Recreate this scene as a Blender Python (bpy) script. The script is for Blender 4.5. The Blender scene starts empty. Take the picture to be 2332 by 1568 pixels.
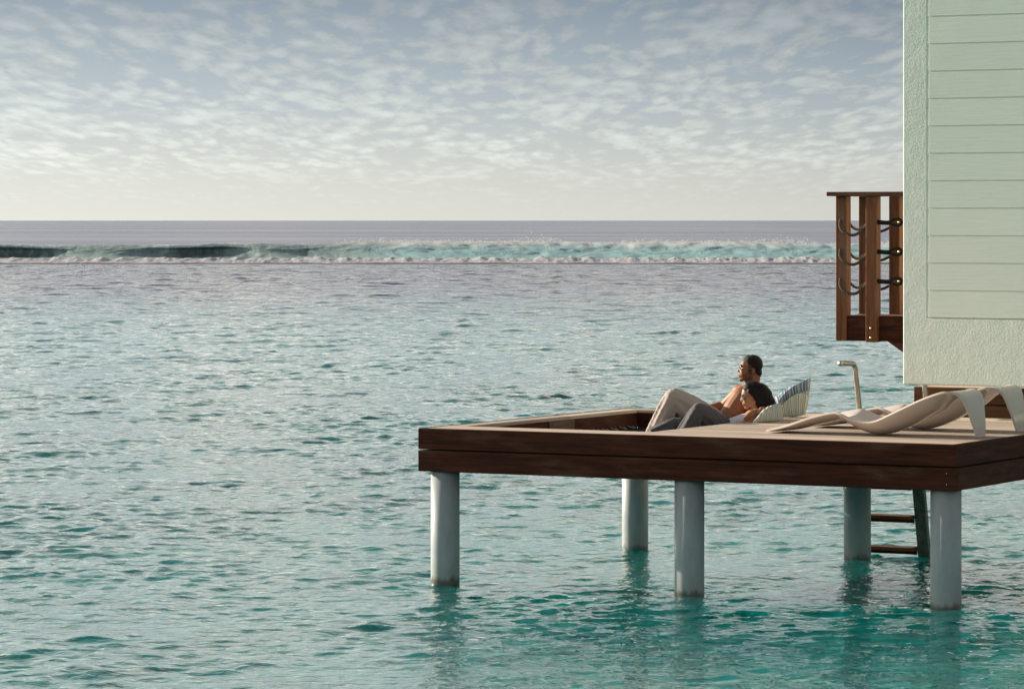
import bpy, bmesh, math, random
import numpy as np
from mathutils import Vector, Matrix, Quaternion
from mathutils import noise as mnoise

random.seed(7)
rng = np.random.default_rng(7)
R = math.radians
SC = bpy.context.scene
COL = SC.collection

# ------------------------------------------------------------------ camera
CAMZ = 3.0
cam = bpy.data.cameras.new('camera')
cam.sensor_width = 36.0
cam.lens = 36.0 * 8500 / 2332
cam.shift_y = -0.1209
cam.clip_start = 0.5
cam.clip_end = 120000
cam_o = bpy.data.objects.new('camera', cam)
cam_o.location = (0, 0, CAMZ)
cam_o.rotation_euler = (R(90), 0, 0)
COL.objects.link(cam_o)
SC.camera = cam_o

# ------------------------------------------------------------------ sky, sun, exposure
SUN_EL = R(17)
SUN_BACK = R(28.2)                      # sun stands left of the view, a little behind the deck
sun_dir = Vector((-math.cos(SUN_BACK) * math.cos(SUN_EL), math.sin(SUN_BACK) * math.cos(SUN_EL), math.sin(SUN_EL)))
sun = bpy.data.lights.new('sun', 'SUN')
sun.energy = 5.0
sun.angle = R(0.6)
sun.color = (1.0, 0.89, 0.74)
sun_o = bpy.data.objects.new('sun', sun)
sun_o.rotation_euler = sun_dir.to_track_quat('Z', 'Y').to_euler()
sun_o.location = (-40, 20, 40)
COL.objects.link(sun_o)

SC.render.engine = 'CYCLES'
SC.view_settings.view_transform = 'Standard'
SC.view_settings.look = 'None'
SC.view_settings.exposure = 0.85
SC.view_settings.gamma = 1.0
SC.view_settings.use_curve_mapping = False
cy = SC.cycles
cy.use_denoising = True
cy.max_bounces = 10
cy.diffuse_bounces = 3
cy.glossy_bounces = 4
cy.transmission_bounces = 6
cy.transparent_max_bounces = 8
cy.caustics_reflective = False
cy.caustics_refractive = True
cy.sample_clamp_indirect = 6.0


class NT:
    """small node-tree writer"""
    def __init__(s, tree):
        s.t = tree
        s.t.nodes.clear()

    def n(s, typ, **kw):
        nd = s.t.nodes.new(typ)
        for k, v in kw.items():
            if k.startswith('i_'):
                key = k[2:]
                key = int(key) if key.isdigit() else key.replace('_', ' ')
                s.set(nd.inputs[key], v)
            else:
                setattr(nd, k, v)
        return nd

    def set(s, sock, v):
        if isinstance(v, bpy.types.NodeSocket):
            s.t.links.new(v, sock)
        elif isinstance(v, bpy.types.Node):
            s.t.links.new(v.outputs[0], sock)
        else:
            if hasattr(sock.default_value, '__len__') and not isinstance(v, str):
                v = tuple(v)
                if len(sock.default_value) == 4 and len(v) == 3:
                    v = v + (1,)
            sock.default_value = v

    def math(s, op, a, b=None, c=None, clamp=False):
        nd = s.n('ShaderNodeMath', operation=op, use_clamp=clamp)
        s.set(nd.inputs[0], a)
        if b is not None: s.set(nd.inputs[1], b)
        if c is not None: s.set(nd.inputs[2], c)
        return nd.outputs[0]

    def vmath(s, op, a, b=None):
        nd = s.n('ShaderNodeVectorMath', operation=op)
        s.set(nd.inputs[0], a)
        if b is not None: s.set(nd.inputs[1], b)
        return nd.outputs['Value'] if op in ('DOT_PRODUCT', 'LENGTH') else nd.outputs[0]

    def comb(s, x, y, z):
        nd = s.n('ShaderNodeCombineXYZ')
        s.set(nd.inputs[0], x); s.set(nd.inputs[1], y); s.set(nd.inputs[2], z)
        return nd.outputs[0]

    def sep(s, v):
        nd = s.n('ShaderNodeSeparateXYZ'); s.set(nd.inputs[0], v)
        return nd.outputs

    def mix(s, f, a, b, blend='MIX'):
        nd = s.n('ShaderNodeMix', data_type='RGBA', blend_type=blend)
        s.set(nd.inputs[0], f); s.set(nd.inputs[6], a); s.set(nd.inputs[7], b)
        return nd.outputs[2]

    def mapr(s, v, a, b, c=0.0, d=1.0, interp='SMOOTHSTEP'):
        nd = s.n('ShaderNodeMapRange', interpolation_type=interp)
        s.set(nd.inputs[0], v); s.set(nd.inputs[1], a); s.set(nd.inputs[2], b); s.set(nd.inputs[3], c); s.set(nd.inputs[4], d)
        return nd.outputs[0]

    def noise(s, vec, scale, detail=4, rough=0.5, dist=0.0, out=0):
        nd = s.n('ShaderNodeTexNoise')
        s.set(nd.inputs['Vector'], vec); s.set(nd.inputs['Scale'], scale); s.set(nd.inputs['Detail'], detail)
        s.set(nd.inputs['Roughness'], rough); s.set(nd.inputs['Distortion'], dist)
        return nd.outputs[out]

    def ramp(s, f, stops, interp='LINEAR'):
        nd = s.n('ShaderNodeValToRGB')
        cr = nd.color_ramp
        cr.interpolation = interp
        while len(cr.elements) < len(stops): cr.elements.new(0.5)
        for e, (p, c) in zip(cr.elements, stops):
            e.position = p; e.color = tuple(c) + (1,) if len(c) == 3 else c
        s.set(nd.inputs[0], f)
        return nd.outputs[0]

    def mapping(s, vec, scale=(1, 1, 1), rot=(0, 0, 0), loc=(0, 0, 0)):
        nd = s.n('ShaderNodeMapping')
        s.set(nd.inputs['Vector'], vec); nd.inputs['Scale'].default_value = scale
        nd.inputs['Rotation'].default_value = rot; nd.inputs['Location'].default_value = loc
        return nd.outputs[0]

    def bump(s, h, strength=0.3, dist=0.01, normal=None):
        nd = s.n('ShaderNodeBump')
        s.set(nd.inputs['Height'], h); nd.inputs['Strength'].default_value = strength
        nd.inputs['Distance'].default_value = dist
        if normal is not None: s.set(nd.inputs['Normal'], normal)
        return nd.outputs[0]


# world: physical sky with a broken sheet of high cloud, thinning to haze at the horizon
world = bpy.data.worlds.new('World')
SC.world = world
world.use_nodes = True
w = NT(world.node_tree)
SKY_S = 0.066
dirn = w.n('ShaderNodeTexCoord').outputs['Generated']
dx, dy, dz = w.sep(dirn)[0:3]
up = w.math('MAXIMUM', dz, 0.0)
nish = w.n('ShaderNodeTexSky', sky_type='NISHITA', sun_disc=False)
nish.sun_elevation = SUN_EL
nish.sun_rotation = math.atan2(sun_dir.x, sun_dir.y)
nish.altitude = 0
nish.air_density = 1.0
nish.dust_density = 1.5
nish.ozone_density = 1.0
toward = w.vmath('DOT_PRODUCT', dirn, tuple(sun_dir))
glow = w.math('MULTIPLY_ADD', toward, 1.15, 0.47)
glow = w.math('SMOOTH_MAX', glow, 0.74, 0.12)
# clear air between the clouds: the physical sky veiled by thin high haze
veil = w.ramp(up, [(0.0, (6.75, 6.8, 6.3)), (0.012, (5.93, 6.19, 5.85)), (0.032, (3.78, 4.47, 5.07)), (0.06, (1.70, 2.35, 3.25)), (0.13, (4.6, 5.9, 7.2)), (0.28, (3.8, 5.0, 6.3)), (0.45, (1.5, 2.0, 2.8)), (1.0, (0.6, 1.0, 1.8))])
air = w.mix(0.15, veil, nish.outputs[0])
# cloud sheet coordinates
g = w.math('DIVIDE', 1.0, w.math('ADD', up, 0.0456))
cp = w.comb(w.math('MULTIPLY', dx, g), w.math('MULTIPLY', w.math('MULTIPLY', dy, g), 0.20), 0.0)
cp = w.mapping(cp, rot=(0, 0, R(9)))
warp = w.noise(cp, 2.2, 3, 0.5, out=1)
cpw = w.vmath('ADD', cp, w.vmath('MULTIPLY', w.vmath('SUBTRACT', warp, (0.5, 0.5, 0.5)), (0.18, 0.10, 0)))
n1 = w.noise(cpw, 12.5, 7, 0.55)
n2 = w.noise(cpw, 2.6, 3, 0.5)
n3 = w.noise(cpw, 30.0, 5, 0.6)
vor = w.n('ShaderNodeTexVoronoi', feature='SMOOTH_F1')
w.set(vor.inputs['Vector'], w.vmath('ADD', cpw, w.vmath('MULTIPLY', w.vmath('SUBTRACT', w.noise(cpw, 14.0, 4, 0.6, out=1), (0.5, 0.5, 0.5)), (0.07, 0.07, 0))))
vor.inputs['Scale'].default_value = 13.0; vor.inputs['Smoothness'].default_value = 0.5
puff = w.math('SUBTRACT', 0.72, vor.outputs['Distance'])
cov = w.math('ADD', w.math('ADD', w.math('MULTIPLY', n1, 0.40), w.math('MULTIPLY', n2, 0.34)), w.math('ADD', w.math('MULTIPLY', n3, 0.17), w.math('MULTIPLY', puff, 0.25)))
cov = w.math('ADD', cov, w.mapr(up, 0.07, 0.2, 0.0, 0.03))
mask = w.mapr(cov, 0.440, 0.550)
cl_col = w.ramp(up, [(0.0, (6.75, 6.8, 6.3)), (0.015, (6.79, 7.14, 6.62)), (0.035, (5.16, 5.59, 5.5)), (0.06, (3.05, 3.45, 3.72)), (0.12, (12.2, 11.1, 9.7)), (0.28, (12.4, 10.9, 9.2)), (0.5, (3.2, 3.1, 3.1)), (1.0, (1.6, 1.7, 2.0))])
shade = w.mapr(cov, 0.50, 0.68, 0.88, 1.06)
cl_col = w.mix(1.0, cl_col, w.comb(shade, shade, shade), 'MULTIPLY')
fade = w.mapr(up, 0.001, 0.022, 0.10, 0.86)
skyc = w.mix(w.math('MULTIPLY', mask, fade), air, cl_col)
skyc = w.mix(1.0, skyc, w.comb(glow, glow, glow), 'MULTIPLY')
bg = w.n('ShaderNodeBackground', i_Color=skyc, i_Strength=SKY_S)
w.t.links.new(bg.outputs[0], w.n('ShaderNodeOutputWorld').inputs[0])


# ------------------------------------------------------------------ materials
def material(name):
    m = bpy.data.materials.new(name)
    m.use_nodes = True
    return m, NT(m.node_tree)


def finish(m, nt, shader):
    out = nt.n('ShaderNodeOutputMaterial')
    nt.t.links.new(shader if isinstance(shader, bpy.types.NodeSocket) else shader.outputs[0], out.inputs[0])
    return m


def pbsdf(nt, col, rough=0.5, normal=None, metallic=0.0, spec=0.5, coat=0.0):
    p = nt.n('ShaderNodeBsdfPrincipled')
    nt.set(p.inputs['Base Color'], col); nt.set(p.inputs['Roughness'], rough); nt.set(p.inputs['Metallic'], metallic)
    p.inputs['Specular IOR Level'].default_value = spec
    p.inputs['Coat Weight'].default_value = coat
    if normal is not None: nt.set(p.inputs['Normal'], normal)
    return p


def wood(name, dark, light, weather, axis=0, amount=0.3, rough=0.6, grain=1.0, bumpd=0.002):
    """long-grained timber; axis is the grain direction in the object's own frame"""
    m, nt = material(name)
    co = nt.n('ShaderNodeTexCoord').outputs['Object']
    rnd = nt.n('ShaderNodeObjectInfo').outputs['Random']
    off = nt.comb(nt.math('MULTIPLY', rnd, 37.0), nt.math('MULTIPLY', rnd, 11.0), nt.math('MULTIPLY', rnd, 23.0))
    co = nt.vmath('ADD', co, off)
    sc = [28.0 * grain] * 3
    sc[axis] = 1.3 * grain
    g1 = nt.noise(nt.mapping(co, scale=tuple(sc)), 1.0, 6, 0.62, 0.6)
    sc2 = [110.0 * grain] * 3
    sc2[axis] = 4.0 * grain
    g2 = nt.noise(nt.mapping(co, scale=tuple(sc2)), 1.0, 3, 0.6)
    sc3 = [7.0] * 3
    sc3[axis] = 1.6
    blot = nt.noise(nt.mapping(co, scale=tuple(sc3)), 1.0, 5, 0.62)
    f = nt.math('ADD', nt.math('MULTIPLY', g1, 0.65), nt.math('MULTIPLY', g2, 0.35))
    c = nt.ramp(f, [(0.36, dark), (0.64, light)])
    wf = nt.math('MULTIPLY', nt.mapr(blot, 0.46, 0.72), amount)
    c = nt.mix(wf, c, weather)
    tone = nt.math('MULTIPLY_ADD', rnd, 0.36, 0.82)
    c = nt.mix(1.0, c, nt.comb(tone, tone, tone), 'MULTIPLY')
    nrm = nt.bump(nt.math('ADD', f, nt.math('MULTIPLY', blot, 0.3)), 0.5, bumpd)
    return finish(m, nt, pbsdf(nt, c, nt.mapr(blot, 0.3, 0.7, rough - 0.08, rough + 0.12), nrm, spec=0.08))


def plain(name, col, rough=0.5, metallic=0.0, var=0.12, scale=9.0, spec=0.5, coat=0.0, bump=0.0, bscale=60.0):
    m, nt = material(name)
    co = nt.n('ShaderNodeTexCoord').outputs['Object']
    nz = nt.noise(co, scale, 5, 0.6)
    k = nt.mapr(nz, 0.25, 0.75, 1 - var, 1 + var)
    c = nt.mix(1.0, col, nt.comb(k, k, k), 'MULTIPLY')
    nrm = nt.bump(nt.noise(co, bscale, 4, 0.6), 0.6, bump) if bump else None
    return finish(m, nt, pbsdf(nt, c, rough, nrm, metallic, spec, coat))


M = {}
FD, FL, FW = (0.028, 0.0088, 0.0048), (0.092, 0.0275, 0.0145), (0.16, 0.090, 0.062)
M['fascia_u'] = wood('dark_hardwood_long', FD, FL, FW, 0, 0.5, 0.60)
M['fascia_v'] = wood('dark_hardwood_cross', FD, FL, FW, 1, 0.45, 0.60)
M['plank_u'] = wood('bleached_deck_wood', (0.40, 0.315, 0.245), (0.56, 0.455, 0.365), (0.62, 0.55, 0.47), 0, 0.55, 0.62, bumpd=0.0015)
M['plank_v'] = wood('bleached_rim_wood', (0.40, 0.315, 0.245), (0.56, 0.455, 0.365), (0.62, 0.55, 0.47), 1, 0.55, 0.62, bumpd=0.0015)
M['patch'] = wood('pale_repair_wood', (0.12, 0.075, 0.052), (0.22, 0.145, 0.105), (0.25, 0.2, 0.16), 1, 0.4, 0.65)
M['rail_z'] = wood('railing_post_wood', (0.10, 0.040, 0.019), (0.24, 0.105, 0.052), (0.20, 0.16, 0.13), 2, 0.45, 0.6)
M['rail_u'] = wood('railing_board_wood', (0.085, 0.04, 0.025), (0.17, 0.09, 0.058), (0.22, 0.19, 0.165), 0, 0.7, 0.65)
M['rail_v'] = wood('railing_side_wood', (0.085, 0.04, 0.025), (0.17, 0.09, 0.058), (0.22, 0.19, 0.165), 1, 0.7, 0.65)
M['terr'] = wood('terrace_wood', (0.11, 0.045, 0.020), (0.24, 0.105, 0.050), (0.22, 0.14, 0.09), 0, 0.3, 0.6)
M['brass'] = plain('brass', (0.55, 0.36, 0.14), 0.35, 0.9)
M['steel'] = plain('brushed_steel', (0.42, 0.40, 0.35), 0.38, 0.85, 0.15, 25)
M['screw'] = plain('dark_screw', (0.02, 0.018, 0.016), 0.6)
M['ladder'] = plain('weathered_ladder_paint', (0.11, 0.125, 0.11), 0.6, 0.0, 0.4, 16, bump=0.002)
M['net'] = plain('navy_netting', (0.010, 0.012, 0.022), 0.8)
M['cord'] = plain('pale_lashing_cord', (0.30, 0.29, 0.27), 0.8)


def pile_material():
    m, nt = material('painted_concrete')
    geo = nt.n('ShaderNodeNewGeometry').outputs['Position']
    z = nt.sep(geo)[2]
    nz = nt.noise(nt.mapping(geo, scale=(1, 1, 0.35)), 9.0, 6, 0.65)
    fine = nt.noise(geo, 60.0, 4, 0.6)
    c = nt.ramp(nz, [(0.3, (0.28, 0.325, 0.33)), (0.7, (0.38, 0.425, 0.425))])
    edge = nt.math('ADD', z, nt.math('MULTIPLY', nt.math('SUBTRACT', nz, 0.5), 0.16))
    wet = nt.mapr(edge, 0.005, 0.06, 1.0, 0.0)
    c = nt.mix(wet, c, (0.055, 0.055, 0.045))
    stain = nt.math('MULTIPLY', nt.mapr(edge, 0.03, 0.22, 1.0, 0.0), 0.3)
    c = nt.mix(stain, c, (0.22, 0.21, 0.17))
    nrm = nt.bump(nt.math('ADD', nz, nt.math('MULTIPLY', fine, 0.4)), 0.35, 0.004)
    return finish(m, nt, pbsdf(nt, c, nt.math('MULTIPLY_ADD', wet, -0.25, 0.55), nrm, spec=0.4))


M['pile'] = pile_material()


def stucco_material():
    m, nt = material('mint_stucco')
    co = nt.n('ShaderNodeTexCoord').outputs['Object']
    a = nt.noise(co, 7.0, 5, 0.6, 0.3)
    b = nt.noise(co, 42.0, 6, 0.62, 0.4)
    d = nt.noise(co, 170.0, 3, 0.6)
    c = nt.ramp(a, [(0.3, (0.67, 0.79, 0.70)), (0.7, (0.76, 0.83, 0.74))])
    crack = nt.mapr(nt.noise(co, 14.0, 6, 0.7, 1.0), 0.64, 0.72)
    c = nt.mix(nt.math('MULTIPLY', crack, 0.25), c, (0.72, 0.70, 0.60))
    h = nt.math('ADD', nt.math('ADD', nt.math('MULTIPLY', a, 1.4), b), nt.math('MULTIPLY', d, 0.3))
    nrm = nt.bump(h, 0.36, 0.009)
    return finish(m, nt, pbsdf(nt, c, 0.75, nrm, spec=0.25))


M['stucco'] = stucco_material()


def siding_material():
    m, nt = material('pale_green_siding')
    co = nt.n('ShaderNodeTexCoord').outputs['Object']
    rnd = nt.n('ShaderNodeObjectInfo').outputs['Random']
    co = nt.vmath('ADD', co, nt.comb(nt.math('MULTIPLY', rnd, 31.0), 0.0, nt.math('MULTIPLY', rnd, 17.0)))
    g1 = nt.noise(nt.mapping(co, scale=(3.0, 40, 55)), 1.0, 5, 0.62, 0.8)
    g2 = nt.noise(co, 3.0, 3, 0.5)
    c = nt.ramp(nt.math('ADD', nt.math('MULTIPLY', g1, 0.5), nt.math('MULTIPLY', g2, 0.5)), [(0.3, (0.69, 0.80, 0.70)), (0.7, (0.76, 0.84, 0.74))])
    tone = nt.math('MULTIPLY_ADD', rnd, 0.03, 0.985)
    c = nt.mix(1.0, c, nt.comb(tone, tone, tone), 'MULTIPLY')
    return finish(m, nt, pbsdf(nt, c, 0.6, nt.bump(g1, 0.5, 0.003), spec=0.3))


M['siding'] = siding_material()
M['house'] = plain('house_render', (0.70, 0.66, 0.56), 0.8, bump=0.003)
M['gloss'] = plain('cream_gelcoat', (0.64, 0.55, 0.48), 0.20, 0.0, 0.03, 4, 0.35, 0.12)


def rope_material(name, a, b):
    m, nt = material(name)
    co = nt.n('ShaderNodeTexCoord').outputs['Object']
    wv = nt.n('ShaderNodeTexWave', wave_type='BANDS', bands_direction='DIAGONAL')
    nt.set(wv.inputs['Vector'], co); wv.inputs['Scale'].default_value = 26.0; wv.inputs['Distortion'].default_value = 1.0
    c = nt.mix(wv.outputs[1], a, b)
    return finish(m, nt, pbsdf(nt, c, 0.85, nt.bump(wv.outputs[1], 1.0, 0.006), spec=0.2))


M['rope'] = rope_material('twisted_brown_rope', (0.045, 0.032, 0.024), (0.17, 0.125, 0.095))
M['whip'] = rope_material('black_whipping', (0.012, 0.012, 0.013), (0.035, 0.034, 0.034))


def skin_material(name, col, red):
    m, nt = material(name)
    co = nt.n('ShaderNodeTexCoord').outputs['Object']
    tint = nt.n('ShaderNodeVertexColor', layer_name='tint').outputs[0]
    nz = nt.noise(co, 16.0, 5, 0.6)
    c = nt.mix(nt.mapr(nz, 0.3, 0.7), col, red)
    c = nt.mix(1.0, c, tint, 'MULTIPLY')
    p = pbsdf(nt, c, 0.52, nt.bump(nt.noise(co, 90.0, 4, 0.6), 0.2, 0.002), spec=0.28)
    p.inputs['Subsurface Weight'].default_value = 0.08
    p.inputs['Subsurface Radius'].default_value = (0.012, 0.005, 0.003)
    return finish(m, nt, p)


M['skin_m'] = skin_material('tanned_skin', (0.27, 0.125, 0.064), (0.31, 0.132, 0.068))
M['skin_w'] = skin_material('light_brown_skin', (0.40, 0.215, 0.125), (0.44, 0.215, 0.13))


def hair_material(name, a, b, scale):
    m, nt = material(name)
    co = nt.n('ShaderNodeTexCoord').outputs['Object']
    nz = nt.noise(nt.mapping(co, scale=scale), 1.0, 5, 0.65, 0.5)
    c = nt.ramp(nz, [(0.3, a), (0.75, b)])
    return finish(m, nt, pbsdf(nt, c, 0.5, nt.bump(nz, 0.8, 0.006), spec=0.2))


M['buzz'] = hair_material('cropped_black_hair', (0.006, 0.0045, 0.004), (0.014, 0.010, 0.008), (300, 300, 300))
M['hair'] = hair_material('long_dark_hair', (0.004, 0.003, 0.003), (0.014, 0.008, 0.006), (60, 130, 130))


def cloth_material(name, col, rough=0.85, weave=420.0, bd=0.004):
    m, nt = material(name)
    co = nt.n('ShaderNodeTexCoord').outputs['Object']
    fold = nt.noise(nt.mapping(co, scale=(9, 9, 4)), 1.0, 4, 0.55, 0.7)
    wv = nt.noise(co, weave, 2, 0.5)
    k = nt.mapr(wv, 0.3, 0.7, 0.90, 1.08)
    c = nt.mix(1.0, col, nt.comb(k, k, k), 'MULTIPLY')
    p = pbsdf(nt, c, rough, nt.bump(nt.math('ADD', fold, nt.math('MULTIPLY', wv, 0.05)), 0.6, bd * 3), spec=0.15)
    p.inputs['Sheen Weight'].default_value = 0.15
    return finish(m, nt, p)


M['linen'] = cloth_material('sand_linen', (0.44, 0.37, 0.32))
M['grey_cloth'] = cloth_material('charcoal_cotton', (0.105, 0.098, 0.098))
M['white_cloth'] = cloth_material('white_jersey', (0.78, 0.77, 0.80), bd=0.002)
M['lens'] = plain('dark_lens', (0.02, 0.02, 0.024), 0.06, 0.0, 0.0, 4, 0.8)
M['lens_mirror'] = plain('mirrored_lens', (0.55, 0.56, 0.60), 0.08, 0.9, 0.0, 4, 0.8)
M['frame_metal'] = plain('thin_metal_frame', (0.30, 0.27, 0.23), 0.3, 0.9)
M['frame_dark'] = plain('dark_frame', (0.025, 0.016, 0.012), 0.25)


def stripes(name, stops, n, rot=0.0, stops2=None):
    """woven stripes along the cushion's own U direction"""
    m, nt = material(name)
    uv = nt.n('ShaderNodeTexCoord').outputs['UV']
    uvr = nt.mapping(uv, rot=(0, 0, rot))
    us = nt.sep(uvr)
    f = nt.math('FRACT', nt.math('MULTIPLY', us[0], n))
    c = nt.ramp(f, stops, 'CONSTANT')
    if stops2:
        c2 = nt.ramp(f, stops2, 'CONSTANT')
        c = nt.mix(nt.mapr(nt.sep(uv)[1], 0.43, 0.47), c2, c)
    wv = nt.noise(uv, 260.0, 2, 0.5)
    k = nt.mapr(wv, 0.3, 0.7, 0.92, 1.06)
    c = nt.mix(1.0, c, nt.comb(k, k, k), 'MULTIPLY')
    co = nt.n('ShaderNodeTexCoord').outputs['Object']
    fold = nt.noise(co, 22.0, 4, 0.55, 0.8)
    return finish(m, nt, pbsdf(nt, c, 0.85, nt.bump(fold, 0.45, 0.016), spec=0.15))


CREAM, WHITE, GREY = (0.62, 0.56, 0.45), (0.70, 0.68, 0.62), (0.34, 0.32, 0.29)
BLUE, DBLUE, GREEN, OLIVE = (0.15, 0.26, 0.41), (0.09, 0.12, 0.19), (0.08, 0.30, 0.20), (0.36, 0.33, 0.20)
M['blue_stripe'] = stripes('blue_striped_canvas',
    [(0, BLUE), (.26, WHITE), (.32, GREY), (.38, DBLUE), (.54, CREAM), (.60, BLUE), (.82, WHITE), (.88, GREY), (.95, CREAM)], 4,
    stops2=[(0, GREEN), (.10, WHITE), (.24, CREAM), (.36, GREY), (.42, WHITE), (.55, GREEN), (.62, CREAM), (.76, OLIVE), (.84, WHITE)])
M['green_stripe'] = stripes('green_striped_canvas',
    [(0, GREEN), (.14, WHITE), (.26, CREAM), (.38, GREEN), (.46, WHITE), (.58, OLIVE), (.68, CREAM), (.82, GREY), (.88, WHITE)], 5)


# ------------------------------------------------------------------ builders
def tag(o, label=None, cat=None, group=None, kind=None):
    if label: o['label'] = label
    if cat: o['category'] = cat
    if group: o['group'] = group
    if kind: o['kind'] = kind
    return o


def empty(name, loc, rz=0.0, parent=None):
    o = bpy.data.objects.new(name, None)
    o.empty_display_size = 0.1
    o.location = loc
    o.rotation_euler = (0, 0, rz)
    o.parent = parent
    COL.objects.link(o)
    return o


def link(name, me, mat=None, parent=None, smooth=False, loc=None):
    o = bpy.data.objects.new(name, me)
    if mat is not None: me.materials.append(mat)
    if smooth: me.shade_smooth()
    o.parent = parent
    if loc is not None: o.location = loc
    COL.objects.link(o)
    return o


def pydata(name, v, f):
    me = bpy.data.meshes.new(name)
    me.from_pydata([tuple(map(float, p)) for p in v], [], [tuple(map(int, q)) for q in f])
    me.update()
    return me


def box(name, lo, hi, mat, parent=None, bevel=0.004, seg=1):
    bm = bmesh.new()
    c = [(a + b) / 2 for a, b in zip(lo, hi)]
    s = [abs(b - a) for a, b in zip(lo, hi)]
    bmesh.ops.create_cube(bm, size=1.0, matrix=Matrix.Translation(c) @ Matrix.Diagonal((*s, 1)))
    if bevel:
        bmesh.ops.bevel(bm, geom=bm.edges[:], offset=bevel, segments=seg, affect='EDGES', profile=0.6)
    me = bpy.data.meshes.new(name)
    bm.to_mesh(me); bm.free()
    return link(name, me, mat, parent)


def frames_along(pts):
    pts = np.asarray(pts, float)
    t = np.gradient(pts, axis=0)
    t /= np.linalg.norm(t, axis=1)[:, None] + 1e-12
    n = np.zeros_like(pts)
    ref = np.array([0, 0, 1.0]) if abs(t[0][2]) < 0.9 else np.array([0, 1.0, 0])
    n[0] = np.cross(np.cross(t[0], ref), t[0])
    n[0] /= np.linalg.norm(n[0])
    for i in range(1, len(pts)):
        q = n[i - 1] - t[i] * np.dot(n[i - 1], t[i])
        n[i] = q / (np.linalg.norm(q) + 1e-12)
    return pts, t, n, np.cross(t, n)


def tube_geo(pts, radii, seg=10, cap=True):
    pts, t, n, b = frames_along(pts)
    radii = np.broadcast_to(np.asarray(radii, float), (len(pts),))
    a = np.linspace(0, 2 * math.pi, seg, endpoint=False)
    V = (pts[:, None, :] + radii[:, None, None] * (np.cos(a)[None, :, None] * n[:, None, :] + np.sin(a)[None, :, None] * b[:, None, :])).reshape(-1, 3)
    F = []
    for i in range(len(pts) - 1):
        for j in range(seg):
            k = (j + 1) % seg
            F.append((i * seg + j, i * seg + k, (i + 1) * seg + k, (i + 1) * seg + j))
    if cap:
        F.append(tuple(range(seg))[::-1])
        F.append(tuple((len(pts) - 1) * seg + j for j in range(seg)))
    return V, F


def tube(name, pts, radii, mat, parent=None, seg=10, smooth=True):
    V, F = tube_geo(pts, radii, seg)
    me = pydata(name, V, F)
    o = link(name, me, mat, parent, smooth)
    return o


def spline(pts, n):
    """Catmull-Rom through the points"""
    p = np.asarray(pts, float)
    p = np.vstack([2 * p[0] - p[1], p, 2 * p[-1] - p[-2]])
    segs = len(p) - 3
    out = []
    for t in np.linspace(0, segs - 1e-9, n):
        i = int(t); u_ = t - i
        a, b, c, d = p[i:i + 4]
        out.append(0.5 * (2 * b + (c - a) * u_ + (2 * a - 5 * b + 4 * c - d) * u_ ** 2 + (3 * b - a - 3 * c + d) * u_ ** 3))
    return np.array(out)


# ------------------------------------------------------------------ SEA
def wave_field(X, Y, cell):
    """lagoon chop: many small wave trains, crests lying mostly across the view"""
    r = np.random.default_rng(11)
    H = np.zeros_like(X); DX = np.zeros_like(X); DY = np.zeros_like(X)
    N = 132
    lam = 0.085 * (3.2 / 0.085) ** (np.linspace(0, 1, N))
    lam *= r.uniform(0.93, 1.07, N)
    # gusty areas next to smoother ones; longer chop builds up towards the open reef
    p1 = np.sin(X * 0.55 + 1.3 * np.sin(Y * 0.21)) * np.sin(Y * 0.33 + 0.9 * np.sin(X * 0.31))
    p2 = np.sin(X * 1.5 + 1.1 * np.sin(Y * 0.9)) * np.sin(Y * 1.1 + 1.2 * np.sin(X * 0.8 + 1.0))
    patch = np.clip(1.0 + 0.26 * p1 + 0.30 * p2, 0.4, 1.7)
    fetch = 0.75 + 0.95 * np.clip((Y - 30) / 60, 0, 1) + 1.1 * np.clip((Y - 90) / 110, 0, 1)
    for i in range(N):
        short = lam[i] < 0.75
        th = -math.pi / 2 + r.normal(0.10, 0.75 if short else 0.45)
        k = 2 * math.pi / lam[i]
        slope = 0.0300 * math.exp(-(math.log(lam[i] / 0.27) / 0.66) ** 2) + 0.0064
        if not short: slope *= 1.15
        ph = r.uniform(0, 2 * math.pi)
        lod = np.clip((lam[i] / cell - 2.0) / 1.5, 0, 1)
        A = slope / k * lod * (patch if short else 0.4 + 0.6 * patch) * ((0.85 + 0.75 * np.clip((Y - 35) / 80, 0, 1)) if short else fetch)
        arg = k * (X * math.cos(th) + Y * math.sin(th)) + ph
        H += A * np.cos(arg)
        q = 1.0 * A * np.sin(arg)
        DX -= q * math.cos(th); DY -= q * math.sin(th)
    return H, DX, DY


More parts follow.
